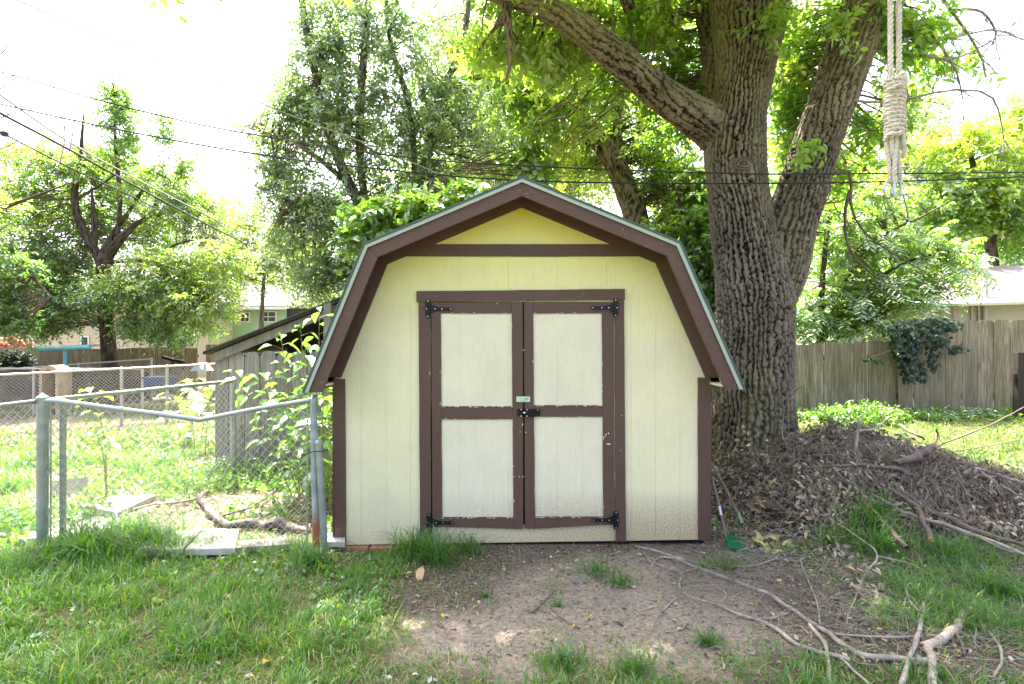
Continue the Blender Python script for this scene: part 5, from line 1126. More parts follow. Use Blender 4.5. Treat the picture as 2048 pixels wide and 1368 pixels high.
# leaf litter and twig litter
def litter(zones, L=.035):
    X_, Y2 = [], []
    for cx, cy, rx, ry, n in zones:
        a = R.random(n) * 2 * np.pi; r = np.sqrt(R.random(n)); X_.append(cx + rx * r * np.cos(a)); Y2.append(cy + ry * r * np.sin(a))
    x, y = np.concatenate(X_), np.concatenate(Y2); k = ~inside_shed(x, y); return x[k], y[k]
x, y = litter([(2.3, 5.0, .8, .8, 2600), (3.2, 4.3, 1.4, .7, 1500), (-2.6, 5.3, 1.2, .8, 3200), (1.2, 3.4, 1.8, .8, 700), (-1.7, 4.25, .5, .2, 260), (-1.2, 3.2, 1.2, .9, 260), (2.6, 3.2, 1.2, .6, 500), (4.8, 6.2, 1.2, .8, 500), (-4, 5.2, 1, 1, 700), (-3.5, 6.5, 1.5, 1, 800), (.4, 4.15, 1.2, .2, 160)])
n = len(x); pos = np.stack([x, y, surf(x, y) + .004 + .01 * R.random(n)], 1); a = R.random(n) * 2 * np.pi; ax = unit(np.stack([np.cos(a), np.sin(a), R.normal(0, .25, n)], 1)); nr = unit(np.stack([R.normal(0, .35, n), R.normal(0, .35, n), np.ones(n)], 1)); s_ = unit(np.cross(ax, nr)); nr = np.cross(s_, ax)
L_ = R.uniform(.018, .05, n); V, F, k = leaves(pos, ax, s_, nr, L_, L_ * R.uniform(.3, .6, n), .25, True)
tag(build("leaf_litter", V, F, M['dead'], attrs={"tint": np.repeat(np.clip(R.normal(.55, .25, n), 0, 1), k)}), kind="stuff")
M['pilestick'] = simple("brown_grey_twigs", (.22, .175, .15), .85, var=.5, scale=9, bmp=.3)
def twigs(zones, lmin, lmax, rmin, rmax, lift=.02):
    x, y = litter(zones); n = len(x); a = R.random(n) * 2 * np.pi; l = R.uniform(lmin, lmax, n); k = 6; cur = R.normal(0, .9, n)
    q = []; px_, py_ = x.copy(), y.copy()
    for i in range(k):
        u = i / (k - 1); z = surf(px_, py_) + .004 + lift * R.random(n) + .1 * l * np.sin(u * 3.1) * R.random(n) * .8; q.append(np.stack([px_, py_, z], 1)); aa = a + cur * u + R.normal(0, .15, n); px_ = px_ + np.cos(aa) * l / k; py_ = py_ + np.sin(aa) * l / k
    q = np.stack(q, 1); r = R.uniform(rmin, rmax, n)[:, None] * np.linspace(1, .45, k)[None]; return thin(q, r, 4)
V, F = twigs([(2.2, 4.7, .9, .8, 420), (3.0, 4.2, 1.6, .6, 360), (1.6, 3.5, 1.5, .7, 260), (2.9, 3.0, 1.1, .5, 260), (-2.4, 5.2, 1.0, .6, 120), (3.7, 5.6, 1.7, .9, 160), (.6, 3.3, 1, .6, 40), (4.6, 5.0, 1.2, .7, 240)], .08, .5, .0009, .0024)
tag(build("twig_litter", V, F, M['stick'], ), kind="stuff")
V, F = twigs([(3.5, 5.4, 1.2, .7, 420), (3.2, 4.8, 1.0, .45, 220), (4.4, 5.0, .9, .5, 200), (2.6, 5.3, .5, .5, 60)], .2, .8, .0012, .0040, .17)
Vb, Fb = twigs([(1.45, 3.8, .5, .3, 120), (1.9, 3.45, .8, .4, 120), (2.6, 3.1, .7, .4, 80)], .25, .7, .0008, .0019, .05); F = np.concatenate([F, Fb + len(V)]); V = np.concatenate([V, Vb])
tag(build("fine_twigs", V, F, M['pilestick']), kind="stuff")
# clods and pebbles
x, y = litter([(.9, 3.7, 1.8, 1.0, 4200), (2.4, 3.3, 1.5, .7, 2200), (-.9, 4.2, .6, .3, 120), (2.2, 4.8, .7, .7, 500)]); n = len(x); rr = .0025 + .009 * R.random(n) ** 3
oc = np.array([(1, 0, 0), (0, 1, 0), (-1, 0, 0), (0, -1, 0), (0, 0, .7), (0, 0, -.7)], float); V = np.stack([x, y, surf(x, y) + rr * .2], 1)[:, None] + oc[None] * rr[:, None, None] * R.uniform(.6, 1.3, (n, 6, 1))
b = np.arange(n)[:, None] * 6; F = np.concatenate([b + q for q in ([0, 1, 4], [1, 2, 4], [2, 3, 4], [3, 0, 4], [1, 0, 5], [2, 1, 5], [3, 2, 5], [0, 3, 5])])
tag(build("soil_crumbs", V.reshape(-1, 3), F, simple("soil_crumb", (.19, .15, .12), .95, var=.4, bmp=0)), kind="stuff")
# yellow and fresh fallen leaves, one by one
M['yleaf'] = simple("yellow_leaf", (.75, .52, .06), .5, var=.15, bmp=.05); M['tanleaf'] = simple("tan_leaf", (.48, .30, .15), .6, var=.2, bmp=.1)
for i, (px, py, s_, mt, lab) in enumerate(((528, 1337, .05, 'yleaf', "yellow fallen leaf lying in the grass at the bottom"), (1185, 1352 - 110, .03, 'yleaf', "small yellow leaf on the bare soil"), (845, 1155, .13, 'tanleaf', "large tan dry leaf standing in grass before the shed"), (882, 1238, .03, 'yleaf', "small yellow leaf at the soil edge left of the bare patch"), (1555, 1170, .05, 'yleaf', "yellowing curled leaf among twigs in front of the dustpan"), (1148, 1262, .03, 'yleaf', "small yellow leaf under the thin stick on the soil"))):
    me = leafobj_mesh(s_, s_ * .62); me.materials.append(M[mt]); o = bpy.data.objects.new("fallen_leaf", me); sc.collection.objects.link(o); q = S(px, py); o.location = q + [0, 0, .03 + (.05 if mt == 'tanleaf' else 0)]; o.rotation_euler = (-1.1 if mt == 'tanleaf' else -.25, .2, i * 1.3); tag(o, lab, "leaf")

# ------------------------------------------------------------------ brush pile
pile = empty("brush_pile", (3.7, 5.6, .1), "big heap of dead branches and dried brown leaves right of the big tree", "brush pile")
gx, gy = np.meshgrid(np.arange(1.7, 6.6, .05), np.arange(4.0, 7.6, .05)); gz = ground_z(gx, gy) + mound(gx, gy) * .93 - .03 - .02 + .06 * vnoise(np.stack([gx * 9, gy * 9, 0 * gx], -1), 4)
nx_, ny_ = gx.shape[1], gx.shape[0]; I = (np.arange(ny_ - 1)[:, None] * nx_ + np.arange(nx_ - 1)[None]).ravel()
o = build("dark_core", np.stack([gx, gy, gz], -1).reshape(-1, 3), np.stack([I, I + 1, I + nx_ + 1, I + nx_], 1), simple("dark_gap_core", (.035, .025, .02), .95, var=.5, scale=25, bmp=.9, coord="Object"), pile, True)  # solid core, coloured dark to give the shade in gaps between leaves
n = 64000; x = R.uniform(1.7, 6.6, n); y = R.uniform(4.0, 7.2, n); k = (mound(x, y) > .07 + .05 * R.random(n)) & (R.random(n) < .40 + 1.1 * fbm(np.stack([x * 4.5, y * 4.5, 0 * x], -1), 3, 90)); x, y = x[k], y[k]; n = len(x)
base = np.stack([x, y, surf(x, y) + R.uniform(.0, .10, n) + (R.random(n) < .15) * R.uniform(0, .12, n)], 1); d = unit(R.normal(0, 1, (n, 3)) + [0, -.3, -.1])
lv = shoots(base, d, R.uniform(.04, .11, n), 3, .064, .026, 1.1, np.clip(.50 + .6 * fbm(base * 2.5, 3, 91) + R.normal(0, .22, n), 0, .9), False)
tag(build("dried_leaves", lv[0], lv[1], M['dead'], pile, attrs={"tint": lv[2]}), kind="stuff"); print("pile leaves", len(lv[1]))
# paler bunches of dead leaves
parts = []
for px, py, rd, n in ((1690, 935, .13, 100), (1655, 950, .1, 80), (1740, 940, .1, 60), (1640, 985, .12, 90), (1700, 1000, .16, 130), (1620, 1040, .12, 80), (1640, 1075, .1, 60), (1720, 1140, .07, 60), (1725, 1170, .06, 50), (1670, 1100, .08, 40), (1930, 930, .1, 50), (2010, 1030, .15, 80), (1980, 1060, .12, 60), (1560, 960, .1, 50)):
    c = S(px, py, .05); b = c + R.normal(0, 1, (n, 3)) * [rd, rd * .6, rd * .45]; b[:, 2] = np.maximum(b[:, 2], surf(b[:, 0], b[:, 1]) + .01); parts.append(shoots(b, R.normal(0, .6, (n, 3)) + [0, -.2, -.6], np.full(n, .07), 3, .06, .024, .8, np.clip(R.normal(.78, .08, n), 0, .9), True))
V, F, t_ = cat(parts); tag(build("pale_leaf_bunches", V, F, M['dead'], pile, attrs={"tint": t_}), kind="stuff")
nb = [0]
def branch(label, main, subs=(), mat='stick', lift=.03, up=.0, name="fallen_branch", catg="branch", ends=False, group=None, amp=.006, barkm=None):
    "rows (px,py,rpx[,lift]) laid on the ground or heap"
    root = None; objs = []
    for k, rows in enumerate([main, *subs]):
        pts = np.array([S(r_[0], r_[1], (r_[3] if len(r_) > 3 else lift)) for r_ in rows]); rd = np.array([r_[2] * p_[1] / FPX * .70 for r_, p_ in zip(rows, pts)])
        kk = len(rows) * 2 + 1; q_ = spline(np.column_stack([pts, rd]), kk); jr = np.random.default_rng(nb[0]); q_[1:-1, :3] += jr.normal(0, 1, (kk - 2, 3)) * q_[1:-1, 3:4] * .3; q_[:, 3] *= 1 + jr.normal(0, .05, kk) + (jr.random(kk) < .08) * .2; pts, rd = q_[:, :3], q_[:, 3]
        V, F, c, h = barktube(pts, rd, n=14 if rd.max() > .01 else 7, step=.02 if rd.max() > .01 else .03, amp=amp, freq=26, seed=nb[0], stretch=.5); nb[0] += 1
        nn = 14 if rd.max() > .01 else 7
        if k == 0:
            root = empty(name, pts[0], label, catg, group)
        o = build("limb" if k == 0 else "side_limb", V, F, M[mat], root, True, attrs={"barkco": c, "ridge": h})
        if ends and k == 0:
            for e, rr_, dd in ((pts[0], rd[0], pts[0] - pts[1]),):
                m = MB(); dd = unit(dd); m.tube([e - dd * .01, e + dd * .004], rr_ * 1.02, 12); m.build("cut_end", M['cutwood'], root)
    return root
branch("straight grey dead limb lying down the front of the brush heap", [(1693, 940, 5), (1706, 966, 5.5), (1742, 1012, 6), (1772, 1052, 6.5), (1814, 1096, 7)], [[(1706, 968, 4), (1680, 952, 3), (1668, 940, 2)]], 'stick2', .13)
branch("reddish brown crooked limb with a cut lower end on the heap", [(1862, 1080, 7.5), (1848, 1040, 7.5), (1832, 1012, 7), (1800, 992, 7), (1776, 978, 6)], (), 'stick2', .14, ends=True)
branch("thick brown limb running right under the crooked limb", [(1795, 982, 8), (1850, 1015, 8), (1925, 1050, 8), (1990, 1075, 7), (2060, 1095, 6)], (), 'stick2', .10)
branch("long pale grey limb sloping to the right picture edge", [(1745, 990, 4), (1800, 1020, 4.5), (1842, 1036, 5), (1955, 1072, 6), (2060, 1116, 6)], [[(1955, 1072, 3), (2010, 1100, 2.5), (2050, 1108, 2)]], 'stick', .11)
branch("nearly level brown limb across the middle of the heap", [(1828, 950, 6), (1790, 938, 5.5), (1740, 932, 4.5), (1670, 932, 3), (1610, 936, 2)], (), 'stick2', .15)
branch("bare forked twigs sticking out of the heap at the right edge", [(1925, 950, 6), (1950, 938, 6), (1990, 948, 5), (2050, 966, 4)], [[(1960, 940, 4), (1985, 960, 4), (2010, 975, 3), (2050, 1000, 2)], [(1985, 960, 4), (1980, 975, 3), (1985, 988, 3)]], 'stick', .10)
branch("log with an orange cut end at the foot of the big tree", [(1528, 1008, 13), (1550, 1014, 15), (1580, 1028, 15), (1606, 1044, 14)], (), 'bark2', .08, name="log", catg="log", ends=True)
branch("broken stub with orange torn wood on top of the heap", [(1868, 895, 9), (1850, 905, 11), (1830, 915, 12), (1790, 925, 8)], [[(1870, 890, 3, .12), (1875, 870, 3, .22), (1873, 858, 2.5, .3)]], 'stick2', .17, name="log", catg="log", ends=True)
branch("dark stick lying against the tree foot beside the shed", [(1440, 950, 3), (1480, 958, 4), (1518, 966, 3)], (), 'stick2', .05)
branch("short brown stick between the log and the tree", [(1538, 985, 3), (1565, 976, 3.5), (1590, 968, 4)], (), 'stick', .04)
branch("upright bare twig standing on the heap before the low fence", [(1710, 905, 4, .1), (1716, 870, 4, .25), (1718, 840, 3, .38), (1728, 828, 2, .4)], [[(1716, 862, 3, .25), (1750, 856, 2.5, .2), (1778, 834, 2, .3)], [(1700, 895, 2, .1), (1725, 925, 2, .1), (1760, 950, 2, .05)]], 'stick', .12)
branch("thin dry switch bending up over the heap beside the trunk", [(1610, 880, 2, .02), (1575, 860, 2, .15), (1562, 840, 1.8, .28), (1580, 824, 1.6, .38), (1640, 822, 1.4, .4), (1660, 840, 1.2, .3)], [[(1585, 900, 2, .05), (1565, 870, 1.5, .2), (1572, 810, 1.3, .5), (1600, 775, 1.2, .7), (1630, 780, 1, .65)]], 'stick', .1)
branch("long thin switch leaning out over the sunny lawn right of the heap", [(1870, 895, 2.5, .1), (1930, 870, 2.2, .2), (1990, 845, 1.8, .3), (2055, 810, 1.2, .45)], [[(1880, 905, 1.6, .1), (1960, 895, 1.3, .1), (2040, 880, 1.1, .1)]], 'stick2', .1)
branch("straight bare stick lying off the back of the heap onto the lawn", [(1800, 850, 4, .1), (1830, 868, 4, .1), (1850, 880, 4, .05)], [[(1790, 845, 1.5, .1), (1740, 815, 1.1, .2), (1705, 798, .9, .3)]], 'stick2', .1)
branch("bent bare stick standing in the grass below the heap", [(1692, 1250, 2.5, .0), (1700, 1220, 3, .01), (1733, 1145, 3, .03), (1755, 1112, 3.2, .08), (1725, 1080, 2.4, .1), (1670, 1045, 2, .08), (1640, 1030, 1.5, .06)], [[(1755, 1112, 2, .08), (1820, 1128, 1.5, .05), (1880, 1160, 1, .03)]], 'stick')
branch("long forked pale branch lying across the bare soil in the foreground", [(1856, 1322, 9), (1800, 1318, 8.5), (1735, 1313, 8), (1690, 1288, 7), (1640, 1256, 6.5), (1590, 1222, 6), (1535, 1190, 5), (1480, 1165, 4.5), (1400, 1138, 4), (1345, 1117, 3.5), (1318, 1116, 3), (1305, 1126, 2)],
       [[(1700, 1320, 7), (1640, 1305, 6.5), (1590, 1285, 6), (1560, 1262, 5.5), (1520, 1240, 5), (1475, 1228, 4), (1430, 1208, 3.5), (1372, 1190, 3), (1358, 1170, 3), (1362, 1146, 3), (1330, 1135, 2.5), (1290, 1116, 2)],
        [(1510, 1240, 3.5), (1545, 1236, 3), (1578, 1226, 2.5)], [(1618, 1248, 4), (1648, 1285, 5), (1657, 1320, 5), (1658, 1372, 5)], [(1675, 1310, 4), (1708, 1342, 4), (1742, 1372, 4)], [(1362, 1146, 2.5), (1395, 1138, 2.5), (1430, 1145, 2)],
        [(1358, 1190, 2.2), (1330, 1215, 2), (1310, 1240, 1.5), (1300, 1262, 1)], [(1372, 1190, 2), (1420, 1235, 1.6), (1480, 1248, 1.3)], [(1400, 1158, 2), (1450, 1185, 2), (1440, 1210, 1.5)], [(1290, 1116, 1.6), (1260, 1130, 1.2), (1230, 1160, 1), (1205, 1190, .8)]], 'stick', .02)
M['birch'] = simple("pale_peeling_bark", (.34, .28, .235), .8, var=.45, scale=22, bmp=.9, fine=45)
branch("broken pale branch stump with peeling bark at the lower right", [(1868, 1380, 11), (1866, 1350, 11), (1864, 1318, 11), (1856, 1290, 11), (1880, 1283, 12), (1902, 1262, 12), (1925, 1238, 11), (1943, 1216, 8), (1948, 1196, 3)], [[(1862, 1292, 8), (1845, 1288, 6), (1838, 1286, 3)]], 'birch', .03, amp=.012)
branch("forked upright stick crossing the pale forked branch", [(1800, 1372, 6), (1815, 1330, 6), (1833, 1280, 6), (1842, 1235, 6), (1848, 1205, 5), (1862, 1178, 3.5)], [[(1842, 1228, 4), (1822, 1205, 3.5), (1812, 1180, 3.5), (1812, 1168, 3)]], 'stick', .04)
branch("thin curved twig at the far lower right corner", [(1985, 1357, 4), (2004, 1318, 4), (1998, 1290, 4), (1975, 1262, 3.5), (1950, 1245, 2.5)], (), 'stick', .02)
branch("long thin pale twig arching between the dustpan and the soil", [(1270, 1092, 2.5), (1320, 1104, 3), (1380, 1122, 3), (1440, 1131, 3), (1495, 1133, 3), (1530, 1126, 3), (1556, 1114, 2.5)], (), 'stick', .02)
branch("straight thin twig standing on the soil before the heap", [(1640, 1250, 2.5), (1632, 1200, 2.5), (1612, 1150, 2), (1602, 1122, 2), (1612, 1114, 1.5)], (), 'stick', .02)
branch("curved grey twig under the stump at the lower right", [(1670, 1268, 3), (1730, 1272, 3), (1790, 1274, 3), (1850, 1272, 2.5), (1880, 1270, 2)], (), 'stick', .02)
branch("small curved brown twig left of the stump", [(1928, 1310, 5), (1924, 1290, 5), (1916, 1272, 4), (1905, 1258, 3)], (), 'stick2', .02)
branch("short straight twig on bare soil before the doors", [(1066, 1225, 2.5), (1085, 1205, 2.2), (1108, 1183, 1.8)], (), 'stick2', .012)
branch("thin dark twig right of the short straight twig", [(1100, 1215, 2), (1125, 1238, 2), (1160, 1256, 2)], (), 'stick2', .012)
branch("bark-covered fallen limb lying behind the chain-link panel", [(640, 1058, 11), (600, 1057, 13), (560, 1052, 13), (505, 1051, 12.5), (455, 1050, 12), (432, 1030, 11.5), (412, 1012, 10), (400, 998, 9), (398, 990, 8)],
       [[(403, 992, 5), (420, 978, 4.5), (460, 962, 4), (500, 940, 4, .06), (540, 905, 3.6, .2), (575, 872, 3.2, .35), (592, 840, 3, .5), (594, 812, 2.5, .6)], [(425, 978, 3), (445, 955, 2.5, .06), (462, 930, 2, .12)], [(430, 1035, 3), (500, 1015, 2.6), (545, 985, 2.3), (562, 965, 2, .05)],
        [(545, 905, 2.6, .2), (560, 865, 2.2, .35), (585, 820, 1.8, .5)]], 'bark3', .05, amp=.016)
branch("long thin curved branch lying over the paving slab in the left yard", [(148, 1008, 3), (180, 1020, 3.2), (240, 1022, 3.4), (310, 1010, 3.4), (370, 1002, 3.4), (400, 996, 3)], (), 'stick', .03)
branch("grey bare branch lying in the litter beside the gate post", [(612, 1002, 3), (570, 1015, 3), (520, 1035, 2.5), (480, 1045, 2)], [[(612, 1003, 2), (590, 1025, 2), (570, 1045, 1.6)]], 'stick', .03)

# ------------------------------------------------------------------ things in the left yard
def slab(label, quad, th=.05, z=.02, mat='concrete', name="paving_slab", catg="paving slab"):
    q = [G(px, py, z + th) for px, py in quad]; m = MB(); c = sum(q) / 4; V = []
    for f_, zz in ((1, -th), (1, -.006), (.985, 0)):
        for p in q:
            w_ = c + (p - c) * f_; V.append((w_[0], w_[1], p[2] + zz))
    m.add(V, [(3, 2, 1, 0), (8, 9, 10, 11)] + [(a * 4 + i, a * 4 + (i+1) % 4, (a+1) * 4 + (i+1) % 4, (a+1) * 4 + i) for a in (0, 1) for i in range(4)]); o = m.build(name, M[mat]); tag(o, label, catg); return o
slab("white broken paving slab with a diagonal edge in the left yard", [(235, 1024), (160, 1010), (228, 991), (312, 989)])
slab("flat grey slab in front of the fallen limb, left half", [(365, 1098), (275, 1098), (355, 1062), (405, 1056)])
slab("flat grey slab in front of the fallen limb, right half", [(470, 1096), (370, 1098), (410, 1056), (478, 1058)], .05)
slab("grey board lying flat behind the post foot", [(582, 1088), (440, 1098), (436, 1084), (574, 1074)], .035, .02, 'greyboard', "plank", "plank")
slab("pale concrete slab left of the corner post", [(140, 1072), (-40, 1082), (20, 1034), (160, 1030)], .04, .0)
slab("white concrete slab just right of the corner post", [(230, 1078), (150, 1076), (130, 1036), (215, 1034)], .04, .0)
slab("small grey slab between the short post and the shed corner", [(690, 1084), (640, 1084), (650, 1066), (690, 1066)], .04)
cb = empty("cinder_block", G(140, 996), "grey hollow concrete block lying tilted beside the corner post", "concrete block")
m = MB(); rot = Matrix.Rotation(rad(32), 3, 'Z') @ Matrix.Rotation(rad(-12), 3, 'X'); c0 = G(140, 990) + [0, 0, .09]
def rb(lo, hi):
    mm = MB().box(lo, hi); V = np.array([list(rot @ Vector(v)) for v in mm.V[0]]) + c0; m.add(V, mm.F)
for lo, hi in (((-.15, -.09, -.08), (.15, -.06, .08)), ((-.15, .06, -.08), (.15, .09, .08)), ((-.15, -.059, -.08), (-.12, .059, .08)), ((-.015, -.059, -.08), (.015, .059, .08)), ((.12, -.059, -.08), (.15, .059, .08))): rb(lo, hi)
m.build("block", M['concrete'], cb)
cl = empty("clothes_pole", P(135, 0, 14) * [1, 1, 0], "turquoise T-shaped clothesline pole before the far board fence", "clothesline pole")
M['turq'] = simple("turquoise_paint", (.10, .36, .44), .5, .1, var=.25, scale=12, bmp=.1)
x0 = P(133, 0, 14)[0]; m = MB(); m.tube([(x0, 14, -.2), (x0 - .03, 14, P(0, 699, 14)[2])], .05, 10); m.build("upright", M['turq'], cl, smooth=True)
m = MB(); m.tube([P(78, 698, 13.9), P(180, 695, 13.9)], .05, 10); m.build("crossbar", M['turq'], cl, smooth=True)
m = MB(); m.tube([P(118, 694, 14.5), P(198, 690, 14.5)], .03, 8); tag(m.build("pipe", M['galvpale']), "pale pipe lying along the top behind the turquoise crossbar", "pipe")
# junk seen through the mesh
fw = empty("firewood_stack", P(150, 770, 14.6), "dark stacked firewood seen through the far chain-link mesh", "firewood")
for i in range(110):
    px = 5 + (i % 22) * 13.5 + random.uniform(-3, 3); row = i // 22; c = P(px, 0, 14.6); z = .0 + .10 + row * .17 + random.uniform(-.02, .02); m = MB(); m.tube([(c[0], 14.2 + random.uniform(-.05, .05), z), (c[0] + random.uniform(-.05, .05), 14.7, z)], random.uniform(.07, .095), 8); m.build("log", M['bark2'], fw)
M['blue'] = simple("blue_plastic", (.015, .06, .16), .4, var=.2); M['whitepl'] = simple("white_board", (.6, .6, .62), .5, var=.08)
m = MB(); a = P(298, 764, 13.4); b = P(343, 750, 13.4); m.box((a[0], 13.2, a[2] - .1), (b[0] - .1, 13.7, b[2] - .08)); m.box((a[0] - .04, 13.16, b[2] - .078), (b[0] - .06, 13.74, b[2] - .04)); tag(m.build("storage_tub", M['blue']), "blue plastic tub behind the far chain-link fence", "tub")
fr = MB(); fr.tube([P(325, 714, 15.5), P(345, 720, 15.5), P(368, 724, 15.5)], .045, 6); fr.tube([P(344, 719, 15.5), P(352, 735, 15.5), P(360, 722, 15.5)], .025, 5); fr.tube([P(362, 723, 15.5), P(368, 742, 15.5)], .025, 5); fr.tube([P(345, 720, 15.5), P(338, 745, 15.5)], .02, 5)
tag(fr.build("metal_frame", M['iron']), "black metal frame leaning before the far board fence", "frame")
m = MB(); a, b, c = P(380, 742, 15), P(393, 726, 15), P(408, 742, 15); m.add([a, b, c, a + [0, .5, 0], b + [0, .5, 0], c + [0, .5, 0]], [(0, 2, 1), (3, 4, 5), (0, 1, 4, 3), (1, 2, 5, 4)]); tag(m.build("doghouse_roof", M['whitepl']), "small white gabled box by the far fence", "box")
m = MB(); cc = P(97, 760, 12.6); ang = np.linspace(0, np.pi, 11)
arch = [(cc[0] + .24 * math.cos(t_), cc[2] + .12 + .22 * math.sin(t_)) for t_ in ang]; arch2 = [(cc[0] + .14 * math.cos(t_), cc[2] + .12 + .12 * math.sin(t_)) for t_ in ang]
for i in range(10): m.prism([arch[i], arch[i+1], arch2[i+1], arch2[i]], 12.6, 13.0)
for s_ in (-1, 1): m.box((cc[0] + s_ * .19 - .035, 12.6, -.15), (cc[0] + s_ * .19 + .035, 13.0, cc[2] + .12))
m.box((cc[0] - .14, 12.9, -.15), (cc[0] + .14, 12.95, cc[2] + .2), 1); tag(m.build("arched_oven", [simple("tan_clay", (.36, .27, .18), .9, var=.3), M['darkwood']]), "tan arched clay oven behind the far chain-link mesh", "oven")
ty = MB(); cc = P(35, 745, 14.0); ty.tube([(cc[0] + .34 * math.cos(t_), 14.0, .25 + .34 * math.sin(t_) + .2) for t_ in np.linspace(0, 2 * np.pi, 21)], .09, 8, cap=False); tag(ty.build("tyre", M['black'], smooth=True), "dark tyre standing by the firewood at the left edge", "tyre")
for i, (px, py, r_) in enumerate(((292, 800, .16), (310, 804, .14), (328, 803, .17), (343, 797, .14), (318, 794, .13), (222, 800, .2), (240, 806, .16), (85, 800, .2))):
    v = unit(np.array([(math.cos(a) * math.cos(b), math.sin(a) * math.cos(b), math.sin(b) * .6) for b in np.linspace(-1.57, 1.57, 7) for a in np.linspace(0, 6.283, 10, False)]) + 1e-9) * r_ * [1.2, 1, .6]; c = G(px, py, -.1); v = v * (1 + .12 * vnoise(v * 9 + i, i))[:, None] + c + [0, 0, .05]
    F = [(k * 10 + j, k * 10 + (j + 1) % 10, (k + 1) * 10 + (j + 1) % 10, (k + 1) * 10 + j) for k in range(6) for j in range(10)]
    o = build("garden_stone", v, F, M['concrete'], None, True); tag(o, ["leftmost pale stone of the heap beside the squash plants", "second stone from the left in the heap by the squash plants", "middle stone of the heap by the squash plants", "rightmost small stone of the heap by the squash plants", "topmost stone of the heap by the squash plants", "single stone left of the young sapling top", "small stone right of the young sapling top", "round stone at the foot of the clay oven"][i], "stone", "garden stones in the left yard")

# ------------------------------------------------------------------ long-handled tools by the shed corner
M['greenpl'] = simple("green_plastic", (.015, .16, .05), .4, var=.12, bmp=.05); M['handle'] = simple("old_brown_handle", (.13, .085, .07), .6, var=.35, scale=20)
dp = empty("dustpan", S(1470, 1100), "long-handled green scoop dustpan standing open on the soil by the shed", "dustpan")
YD = 4.22; q = lambda px, py, dy=0: P(px, py, YD + dy)
m = MB(); a, b, c_, d_ = q(1453, 1092), q(1497, 1104), q(1490, 1079, .13), q(1457, 1070, .13)
def slabq(mm, pts, n_, th): pts = [np.array(p) for p in pts]; n_ = unit(n_) * th; mm.add(pts + [p + n_ for p in pts], [(0, 1, 2, 3), (7, 6, 5, 4)] + [(i, i + 4, (i+1) % 4 + 4, (i+1) % 4) for i in range(4)])
fl0 = [q(1454, 1093), q(1499, 1106), q(1494, 1092, .16), q(1456, 1082, .16)]
slabq(m, fl0, [0, 0, -1], .004); slabq(m, [q(1454, 1093), q(1499, 1106), q(1490, 1094), q(1451, 1078)], [0, 1, 0], .004)
slabq(m, [q(1456, 1084, .16), q(1494, 1092, .16), q(1490, 1079, .16), q(1452, 1066, .16)], [0, 1, 0], .004); slabq(m, [q(1454, 1093), q(1451, 1078), q(1452, 1066, .16), q(1456, 1082, .16)], [1, 0, 0], .004)
m.build("scoop", M['greenpl'], dp)
m = MB(); m.tube(spline([q(1452, 1074, .06), q(1441, 1020, .12), q(1432, 985, .16), q(1422, 950, .2), q(1418, 925, .22)], 14), .011, 10); m.build("handle", M['handle'], dp, smooth=True)
m = MB(); m.tube([q(1438, 1012, .125), q(1442, 1030, .105)], .0135, 10); m.build("collar", M['steel'], dp, smooth=True)
m = MB(); m.tube([q(1419, 940, .21), q(1422, 953, .2)], .016, 10); m.build("grip_knob", M['black'], dp, smooth=True)
sp = empty("garden_rake", S(1485, 1046), "old brown-handled tool with a green blade leaning behind the dustpan", "garden tool")
m = MB(); m.tube([P(1476, 1028, 4.55), P(1450, 975, 4.75), P(1418, 918, 4.9)], [.011, .011, .008], 8); m.build("handle", M['handle'], sp, smooth=True)
m = MB(); A = [P(1474, 1026, 4.55), P(1480, 1024, 4.55), P(1488, 1047, 4.5), P(1482, 1044, 4.5)]; slabq(m, A, [0, 1, 0], .012); m.build("blade", simple("dull_green_metal", (.12, .2, .13), .5, .3), sp)
parts = []; c = S(1530, 1088, .03); b = c + R.normal(0, 1, (26, 3)) * [.06, .03, .02]; V, F, t_ = shoots(b, R.normal(0, .5, (26, 3)) + [.6, 0, .1], np.full(26, .06), 3, .09, .035, .3, np.full(26, .2), True)
tag(build("withered_plant", V, F, simple("withered_yellow_green", (.34, .31, .12), .7, var=.3), attrs={"tint": t_}), "withered yellow-green leafy stalk lying at the dustpan mouth", "plant")

# ------------------------------------------------------------------ rope with knot and links
M['rope'] = simple("pale_cotton_rope", (.52, .47, .385), .85, var=.3, scale=40, bmp=.5, fine=300)
RY = 2.0; RS = RY / FPX
def rope(m, path, Rr, n=None, pitch=6.0, sides=7):
    path = np.asarray(path, float); L = np.linalg.norm(np.diff(path, axis=0), axis=1).sum(); n = n or int(L / (Rr * .75)) + 2
    p = spline(path, n); T = unit(np.gradient(p, axis=0)); s_ = np.concatenate([[0], np.cumsum(np.linalg.norm(np.diff(p, axis=0), axis=1))])
    Nn = unit(np.cross(T[0], [.2, .9, .3])); fr_ = []
    for i in range(n): Nn = unit(Nn - T[i] * (Nn @ T[i])); fr_.append((Nn, np.cross(T[i], Nn)))
    for k in range(3):
        ph = 2 * np.pi * (k / 3 + s_ / (pitch * Rr)); q_ = np.array([p[i] + Rr * .5 * (math.cos(ph[i]) * fr_[i][0] + math.sin(ph[i]) * fr_[i][1]) for i in range(n)])
        m.tube(q_, Rr * .56, sides)
rp_ = empty("knotted_rope", P(1790, 395, RY), "thick pale twisted rope with a long wrapped knot hanging at the right", "rope")
Rr = 5.0 * RS
for i, (top, bot) in enumerate(((1781, 1781), (1798, 1798))):
    m = MB(); rope(m, [P(top - 1, -1400, RY), P(top - .5, -200, RY), P(top, 60, RY), P(bot, 150, RY), P(bot - 2, 185, RY + .01)], Rr); m.build("rope_length", M['rope'], rp_, True)
m = MB(); turns = 13.5; hp_ = []
